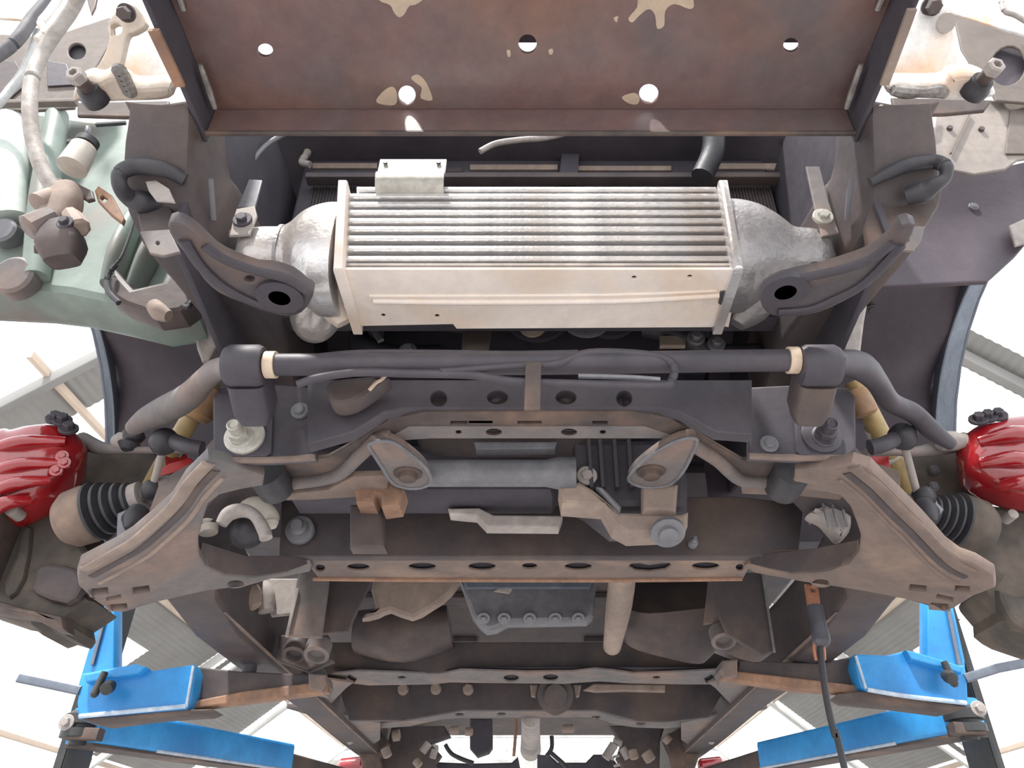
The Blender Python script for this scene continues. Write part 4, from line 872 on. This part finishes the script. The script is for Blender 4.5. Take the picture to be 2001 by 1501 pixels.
# ---- transmission, exhaust and the frame further back
EX = plate('exhaust_shield', T, 'tan_dust', plane_y(1.60), [(733, 1120), (890, 1120), (882, 1160), (842, 1190), (804, 1209), (762, 1194), (738, 1204), (706, 1210), (714, 1196), (733, 1185)], (), .03, .010, 2)
loft('silencer', T, 'dark_brown', [P(700, 1235, y=1.9), P(790, 1240, y=1.9), P(880, 1225, y=1.9)], [(.07, .05), (.09, .065), (.07, .05)], n=24, sm=4)
GP = plate('gearbox_pan', T, 'pan_grey', plane_y(1.62), [(893, 1120), (1168, 1120), (1160, 1203), (1148, 1213), (992, 1216), (970, 1228), (950, 1231), (938, 1222), (922, 1202)], (), .05, .008)
plate('pan_lip', GP, 'fender_lip', plane_y(1.605), [(905, 1136), (1160, 1136), (1152, 1150), (912, 1150)], (), .01, .003)
plate('pan_reflection', GP, 'pale_grey', plane_y(1.608), [(985, 1140), (1012, 1136), (995, 1160), (965, 1155)], (), .008, .002)  # pale plate painted in as a reflection on the pan
for a in (945, 985, 1035, 1085, 1130): bolt(GP, P(a, 1208, y=1.61), V(0, -.7, -.7), .008, .008, 'pan_grey')
loft('front_propshaft', T, 'tan_dust', [P(1218, 1110, y=1.45), P(1210, 1180, y=1.55), P(1196, 1264, y=1.75)], [(.026, .026), (.027, .027), (.020, .020)], up=V(1, 0, 0), n=24, sm=3)
CPL = plate('side_plate', T, 'grey_dust', plane_y(1.52), [(585, 1110), (645, 1118), (638, 1175), (628, 1246), (560, 1244), (574, 1170)], (), .01, .003)
bar('plate_edge', CPL, 'pale_grey', P(582, 1150, y=1.515), P(560, 1245, y=1.515), .006, .006)
plate('side_plate', T, 'pale_grey', plane_y(1.56), [(515, 1130), (583, 1130), (574, 1200), (530, 1205), (518, 1180)], (), .01, .003)
loft('rubber_mount', T, 'tan_dust', [P(462, 1150, y=1.5), P(485, 1165, y=1.5), P(500, 1185, y=1.5)], [(.02, .02), (.028, .026), (.012, .012)], up=V(0, 1, 0), n=16, sm=3)
loft('rubber_mount', T, 'pale_grey', [P(500, 1140, y=1.55), P(515, 1160, y=1.55), P(520, 1195, y=1.55)], [(.016, .016), (.022, .02), (.016, .014)], up=V(0, 1, 0), n=16, sm=3)
plate('side_plate', T, 'dark_brown', plane_y(1.56), [(640, 1120), (735, 1120), (700, 1190), (680, 1235), (628, 1240)], (), .01, .003)
plate('side_plate', T, 'dark_brown', plane_y(1.54), [(1390, 1120), (1492, 1118), (1515, 1272), (1490, 1282), (1420, 1240), (1395, 1180)], (), .01, .003)
bar('plate_edge', T, 'pan_grey', P(1490, 1122, y=1.535), P(1513, 1275, y=1.535), .005, .005)
plate('side_plate', T, 'grey_dust', plane_y(1.62), [(1385, 1130), (1425, 1130), (1415, 1215), (1375, 1220)], (), .01, .003)
loft('transfer_case', T, 'dark_brown', [P(1310, 1150, y=1.75), P(1310, 1200, y=1.8), P(1300, 1250, y=1.85)], [(.12, .10), (.13, .10), (.10, .08)], up=V(0, 1, 0), n=24, e=4, sm=3)
for (a, b, r) in ((575, 1280, 22), (618, 1281, 24), (1415, 1254, 24), (1478, 1252, 18)):
    lathe('torsion_bar_socket', T, 'dark_brown' if a < 600 else 'grey_dust', P(a, b, y=1.62), V(0, -.5, -1), [(-.03, r / 900), (.0, r / 900), (.002, r / 1300), (-.01, r / 1400)], n=28)
plate('socket_bracket', T, 'dark_brown', plane_y(1.66), [(545, 1240), (640, 1240), (650, 1290), (600, 1310), (540, 1290)], (), .03, .004)
plate('socket_bracket', T, 'grey_dust', plane_y(1.66), [(1400, 1240), (1510, 1275), (1480, 1300), (1400, 1270)], (), .03, .004)
# crossmember two
X2 = plate('gearbox_crossmember', T, 'grey_dust', plane_h(.45), [(640, 1318), (700, 1312), (860, 1318), (900, 1310), (960, 1312), (1030, 1314), (1120, 1313), (1165, 1308), (1205, 1312), (1240, 1317), (1300, 1315), (1440, 1308), (1442, 1326), (1400, 1338), (1340, 1338), (1230, 1336), (1170, 1332), (1100, 1337), (930, 1335), (880, 1334), (850, 1338), (720, 1340), (640, 1330)],
     [oval(999, 1326, 15, 7), oval(1076, 1325, 15, 7), slot(687, 1327, 8, 5, 30), slot(1386, 1327, 8, 5, -30), oval(785, 1325, 8, 3), oval(1283, 1325, 8, 3)], .006, .002)
plate('crossmember_web', X2, 'dark_brown', plane_y(1.94), [(600, 1255), (1480, 1255), (1440, 1308), (1300, 1314), (1165, 1307), (1030, 1312), (900, 1308), (860, 1316), (640, 1316)], (), .02, .002)
X3 = plate('rear_floor_crossmember', T, 'grey_dust', plane_h(.45), [(682, 1410), (745, 1414), (790, 1410), (860, 1393), (905, 1390), (1165, 1390), (1210, 1404), (1250, 1412), (1300, 1413), (1385, 1404), (1380, 1416), (1300, 1424), (1240, 1422), (1200, 1416), (1160, 1403), (905, 1403), (860, 1407), (800, 1420), (740, 1424), (686, 1420)],
     [oval(898, 1397, 9, 3), oval(980, 1396, 9, 3), oval(1085, 1396, 9, 3), oval(1165, 1402, 9, 3), oval(1252, 1415, 10, 3)], .008, .002)
plate('crossmember_web', X3, 'dark_brown', plane_y(2.30), [(655, 1322), (1430, 1322), (1385, 1402), (1300, 1411), (1250, 1410), (1165, 1388), (905, 1388), (790, 1408), (682, 1408)], (), .02, .002)
for a, b in ((788, 1348), (852, 1347), (915, 1348)): bolt(X3, P(a, b, y=2.28), FRONT, .014, .02, 'tan_dust', 1.1)
lathe('driveshaft_flange', T, 'dark_brown', P(1085, 1358, y=2.22), V(0, -1, -.3), [(0, .05), (.01, .05), (.012, .035), (.03, .030)], n=28)
plate('mount_rubber', X3, 'tan_dust', plane_y(2.25), [(1160, 1336), (1300, 1338), (1300, 1352), (1220, 1350), (1165, 1352), (1140, 1348)], (), .02, .004)
plate('mount_rubber', X3, 'tan_dust', plane_y(2.25), [(1036, 1338), (1050, 1338), (1046, 1362), (1038, 1360)], (), .02, .004)
plate('mount_rubber', X3, 'tan_dust', plane_y(2.25), [(1122, 1338), (1136, 1338), (1132, 1360), (1126, 1362)], (), .02, .004)
for s in (-1, 1):
    plate3('body_mount_gusset', RL[s], 'grey_dust', [W(s * .55, 1.90, .435), W(s * .44, 1.97, .45), W(s * .47, 2.03, .45), W(s * .55, 2.22, .435)], (), V(0, 0, 1), .006, .001)
    plate3('body_mount_gusset', RL[s], 'grey_dust', [W(s * .55, 2.38, .435), W(s * .46, 2.50, .45), W(s * .51, 2.80, .45), W(s * .55, 2.9, .435)], (), V(0, 0, 1), .006, .001)
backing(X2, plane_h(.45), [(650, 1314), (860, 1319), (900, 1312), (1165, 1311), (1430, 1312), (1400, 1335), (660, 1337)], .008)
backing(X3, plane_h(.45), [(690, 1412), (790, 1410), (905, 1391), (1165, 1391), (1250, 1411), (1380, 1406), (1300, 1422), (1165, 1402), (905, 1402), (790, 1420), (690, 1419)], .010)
# tail end of the underbody
loft('rear_propshaft', T, 'pale_grey', [W(0, 2.50, .452), W(0, 2.9, .47), W(0, 3.6, .52)], [(.028, .028), (.033, .033), (.045, .045)], n=24)
plate('rear_floor_pan', T, 'dark_brown', plane_h(.66), [(560, 1385), (1500, 1385), (1330, 1437), (740, 1437)], (), .02, .002)
def blk(nm, m, y, pts, t=.06, b=.006): return plate(nm, T, m, plane_y(y), pts, (), t, b)
blk('fuel_tank', 'dark_brown', 3.1, [(765, 1420), (868, 1418), (880, 1438), (840, 1452), (862, 1475), (850, 1492), (862, 1520), (735, 1520), (742, 1480), (758, 1450)])
blk('exhaust_hanger', 'bay_dark', 3.0, [(918, 1404), (962, 1404), (962, 1460), (955, 1470), (932, 1478), (918, 1462)])
blk('spare_wheel_carrier', 'bay_dark', 3.2, [(850, 1489), (920, 1492), (1000, 1490), (1012, 1478), (1020, 1520), (850, 1520)])
blk('spare_wheel_carrier', 'bay_dark', 3.2, [(1050, 1474), (1075, 1476), (1090, 1490), (1145, 1490), (1160, 1474), (1190, 1474), (1230, 1520), (1050, 1520)])
blk('rear_damper_mount', 'dark_brown', 3.1, [(1190, 1418), (1300, 1416), (1290, 1450), (1290, 1520), (1228, 1520), (1205, 1480), (1215, 1450)])
blk('rear_spring_hanger', 'rust_frame', 3.0, [(686, 1418), (742, 1424), (760, 1452), (742, 1480), (752, 1520), (712, 1520), (700, 1468), (694, 1440)])
blk('rear_spring_hanger', 'rust_frame', 3.0, [(1390, 1416), (1330, 1422), (1296, 1440), (1312, 1480), (1318, 1520), (1352, 1520), (1370, 1468), (1380, 1440)])
tube('wiring_lead', T, 'rust_orange', [P(1008, 1405, y=2.9), P(1007, 1440, y=2.9), P(1004, 1478, y=2.9)], .006, n=8)
for pts in (((1078, 1438), (1078, 1462), (1068, 1478)), ((1075, 1470), (1100, 1492), (1110, 1505)), ((870, 1455), (885, 1475), (925, 1492))):
    tube('rear_brake_pipe', T, 'black_rubber', [P(a, b, y=3.0) for a, b in pts], .008, n=8)
for (a, b, c, d, r) in ((1198, 1448, 1215, 1454, .012), (1183, 1482, 1200, 1455, .016), (1192, 1482, 1194, 1478, .014), (1216, 1462, 1228, 1482, .014), (825, 1470, 838, 1452, .014), (845, 1482, 850, 1465, .012), (1204, 1476, 1205, 1480, .012), (1205, 1494, 1206, 1498, .012)):
    lathe('rear_fitting', T, 'pale_grey', P(a, b, y=2.95), P(c, d, y=2.95) - P(a, b, y=2.95), [(0, r), ((P(c, d, y=2.95) - P(a, b, y=2.95)).length, r)], n=14)
for (a, b, c, d, r) in ((768, 1438, 780, 1436, .020), (880, 1428, 896, 1426, .014), (910, 1430, 922, 1430, .014), (1100, 1424, 1120, 1424, .014), (1300, 1440, 1308, 1448, .018), (1262, 1470, 1272, 1486, .020), (1236, 1466, 1240, 1482, .016), (752, 1462, 758, 1478, .016), (812, 1486, 820, 1496, .014)):
    lathe('rear_fitting', T, 'tan_dust', P(a, b, y=2.93), P(c, d, y=2.93) - P(a, b, y=2.93), [(-.004, r * .6), (0, r), ((P(c, d, y=2.93) - P(a, b, y=2.93)).length, r), ((P(c, d, y=2.93) - P(a, b, y=2.93)).length + .004, r * .6)], n=16)
for a in (684, 1388):
    lathe('rear_shock_absorber', T, 'caliper_red', P(a - 22, 1499, y=3.4), V(1, 0, .1), [(0, .02), (.01, .03), (.09, .03), (.10, .02)], n=20)

# ================================================================ THE LIFT
def lift(side):
    s = -1 if side == 'l' else 1
    def M(px): return px if s < 0 else px
    cx = P(190, 1250, y=1.90).x if s < 0 else P(1878, 1250, y=1.90).x
    L_ = empty('vehicle_lift_post', W(cx, 1.95, -1.30), None, None)
    L_['label'] = 'blue lift post with swing arms, %s side of the truck' % ('left' if s < 0 else 'right')
    L_['category'] = 'vehicle lift'; L_['group'] = 'posts of the two post vehicle lift'
    box('column_flange', L_, 'lift_dark', W(cx - .011, 1.90, -1.28), W(cx + .011, 2.02, 1.7), .003)
    box('base_plate', L_, 'lift_blue', W(cx - .16, 1.80, -1.30), W(cx + .16, 2.2, -1.27), .004)
    # carriage gusset
    if s < 0: g = [(203, 1060), (224, 1060), (222, 1300), (222, 1345), (150, 1345), (172, 1270), (198, 1180)]
    else: g = [(1812, 1060), (1840, 1060), (1862, 1180), (1886, 1290), (1890, 1345), (1812, 1345), (1812, 1280)]
    G = plate('carriage', L_, 'lift_blue', plane_y(1.88), g, (), .05, .004)
    e = ((212, 1180), (180, 1300)) if s < 0 else ((1850, 1180), (1874, 1300))
    bar('carriage_rib', G, 'fender_lip', P(*e[0], y=1.875), P(*e[1], y=1.875), .008, .006)
    # front swing arm
    if s < 0:
        o1 = [(160, 1316), (205, 1308), (262, 1297), (300, 1310), (378, 1298), (383, 1312), (374, 1368), (364, 1386), (152, 1404), (150, 1372)]
        i1 = [(378, 1302), (470, 1312), (606, 1318), (606, 1346), (480, 1362), (374, 1370)]
        lowl = [(366, 1372), (480, 1350), (640, 1330), (640, 1352), (480, 1372), (366, 1386)]
        pad = [(602, 1315), (636, 1318), (638, 1334), (630, 1352), (602, 1346)]
        pin = (205, 1328); hd = [(36, 1325), (90, 1336), (156, 1350)]; tab = [(165, 1318), (265, 1297), (285, 1303), (270, 1316), (168, 1334)]
        scf = [(155, 1400), (280, 1388), (364, 1380)]; und = [(152, 1404), (366, 1386), (415, 1385), (398, 1392), (300, 1398), (190, 1412)]
        ra = [(165, 1418, 1.86), (550, 1482, 2.62)]; rb = [(480, 1474, 2.45), (700, 1530, 3.1)]; pv = (162, 1420)
    else:
        o1 = [(1890, 1318), (1885, 1300), (1800, 1292), (1775, 1270), (1735, 1280), (1672, 1278), (1670, 1300), (1682, 1342), (1692, 1350), (1892, 1378), (1892, 1360)]
        i1 = [(1672, 1282), (1600, 1296), (1445, 1290), (1440, 1318), (1560, 1340), (1676, 1350)]
        lowl = [(1684, 1340), (1560, 1325), (1410, 1308), (1410, 1326), (1560, 1348), (1684, 1356)]
        pad = [(1442, 1288), (1412, 1290), (1408, 1308), (1415, 1326), (1442, 1322)]
        pin = (1845, 1308); hd = [(1886, 1326), (1950, 1306), (2012, 1294)]; tab = [(1882, 1302), (1790, 1274), (1770, 1270), (1780, 1288), (1880, 1316)]
        scf = [(1888, 1374), (1780, 1362), (1695, 1348)]; und = [(1892, 1380), (1690, 1350), (1640, 1355), (1660, 1366), (1750, 1374), (1860, 1388)]
        ra = [(1892, 1398, 1.86), (1505, 1478, 2.62)]; rb = [(1575, 1464, 2.45), (1370, 1525, 3.1)]; pv = (1885, 1410)
    A = plate('swing_arm', L_, 'lift_blue', plane_y(1.62), o1, (), .09, .004)
    plate('arm_underside', A, 'rust_frame', plane_y(1.625), und, (), .07, .003)
    plate('arm_extension', A, 'dark_brown', plane_y(1.66), i1, (), .035, .003)
    plate('extension_flange', A, 'rust_orange', plane_y(1.648), lowl, (), .03, .003)
    pd = plate('lift_pad', A, 'grey_dust', plane_y(1.64), pad, (), .07, .004)
    pc = P(505 if s < 0 else 1560, 1330, y=1.68)
    lathe('pad_screw', A, 'dark_steel', V(s * .60, 1.68, pc.z), V(0, 0, 1), [(0, .015), (.03, .015), (.035, .028), (W(0, 0, .419).z - pc.z, .028)], n=24)
    tube('scuffed_edge', A, 'white_scuff', [P(a, b, y=1.618) for a, b in scf], .0045, n=8)
    e1, e2 = (o1[4], o1[7]) if s < 0 else (o1[5], o1[8])
    tube('scuffed_edge', A, 'white_scuff', [P(e1[0], e1[1] + 4, y=1.618), P(e2[0], e2[1] - 4, y=1.618)], .003, n=8)
    plate('lock_bracket', A, 'lift_blue', plane_y(1.60), tab, (), .03, .003)
    lathe('lock_pin', A, 'lift_dark', P(pin[0], pin[1] - 14, y=1.59), V(-.1 * s * -1, -.15, -1), [(0, .007), (.045, .008), (.05, .004)], n=16)
    lathe('lock_knob', A, 'lift_dark', P(pin[0] + 8, pin[1] + 14, y=1.585), V(.1, -1, -.6), [(-.01, .010), (.0, .013), (.014, .012), (.016, .008)], n=18)
    loft('arm_handle', A, 'fender_lip', [P(a, b, y=1.62) for a, b in hd], (.004, .009), n=12, e=5)
    c = P(pv[0], pv[1], y=1.86)
    PVT = lathe('pivot_block', L_, 'lift_dark', V(c.x, c.y, c.z + .03), DOWN, [(0, .030), (.008, .042), (.028, .042), (.030, .034), (.036, .034), (.038, .042), (.055, .042), (.06, .02), (.07, .02)], n=24)
    bolt(PVT, P(130 if s < 0 else 1912, 1412 if s < 0 else 1385, y=1.82), FRONT, .010, .012, 'pale_grey')
    bar('pivot_clamp', PVT, 'rust_frame', P(pv[0] - 25, pv[1] + 14, y=1.84), P(pv[0] + 35, pv[1] + 16, y=1.84), .03, .025)
    p, q = P(ra[0][0], ra[0][1], y=ra[0][2]), P(ra[1][0], ra[1][1], y=ra[1][2])
    R_ = loft('swing_arm', L_, 'lift_blue', [p, q], (.042, .040), n=16, e=10)
    p2, q2 = P(rb[0][0], rb[0][1], y=rb[0][2]), P(rb[1][0], rb[1][1], y=rb[1][2])
    loft('arm_extension', R_, 'dark_brown', [p2, q2], (.030, .030), n=16, e=10)
    dn = V(0, 0, -.041)
    loft('arm_underside', R_, 'rust_frame', [p + dn, q + dn], (.040, .004), n=12, e=8)
    tube('scuffed_edge', R_, 'white_scuff', [p.lerp(q, .25) + V(-s * .040, -.01, -.036), q + V(-s * .040, -.01, -.036)], .004, n=8)
    return L_
lift('l'); lift('r')

# ================================================================ HANGING TEST LEAD
top = P(1588, 1143, y=1.33)
HG = empty('earth_clamp_lead', W(top.x, 1.33, top.z - CAM.z), 'black cable with copper tipped clamp hanging from the right control arm', 'cable')
def vz(py): return P(1588, py, y=1.33).z
def hp_(px, py): return P(px, py, y=1.33)
plate('copper_tip', HG, 'copper', plane_y(1.325), [(1574, 1140), (1600, 1142), (1605, 1186), (1581, 1188)], [circ(1589, 1152, 3.5)], .012, .003)
loft('rubber_grip', HG, 'grip_grey', [hp_(1592, 1184), hp_(1597, 1210), hp_(1603, 1240), hp_(1605, 1256), hp_(1606, 1264)], [(.013, .012), (.0125, .012), (.014, .013), (.014, .014), (.008, .008)], up=V(0, 1, 0), n=20, e=3, sm=4)
for a in (-9, 7): tube('copper_strand', HG, 'copper', [hp_(1600 + a, 1258), hp_(1602 + a * 1.2, 1272), hp_(1604 + a, 1290)], .0028, n=8)
e = hp_(1650, 1501); ez = V(e.x, e.y, .02)
tube('cable', HG, 'black_rubber', [hp_(1603, 1258), hp_(1606, 1300), hp_(1617, 1375), hp_(1632, 1440), hp_(1650, 1501), e.lerp(ez, .4) + V(.01, 0, 0), e.lerp(ez, .95), ez + V(.06, -.1, -.009), ez + V(.3, -.35, -.012), ez + V(.8, -.4, -.012)], .0055, n=12)
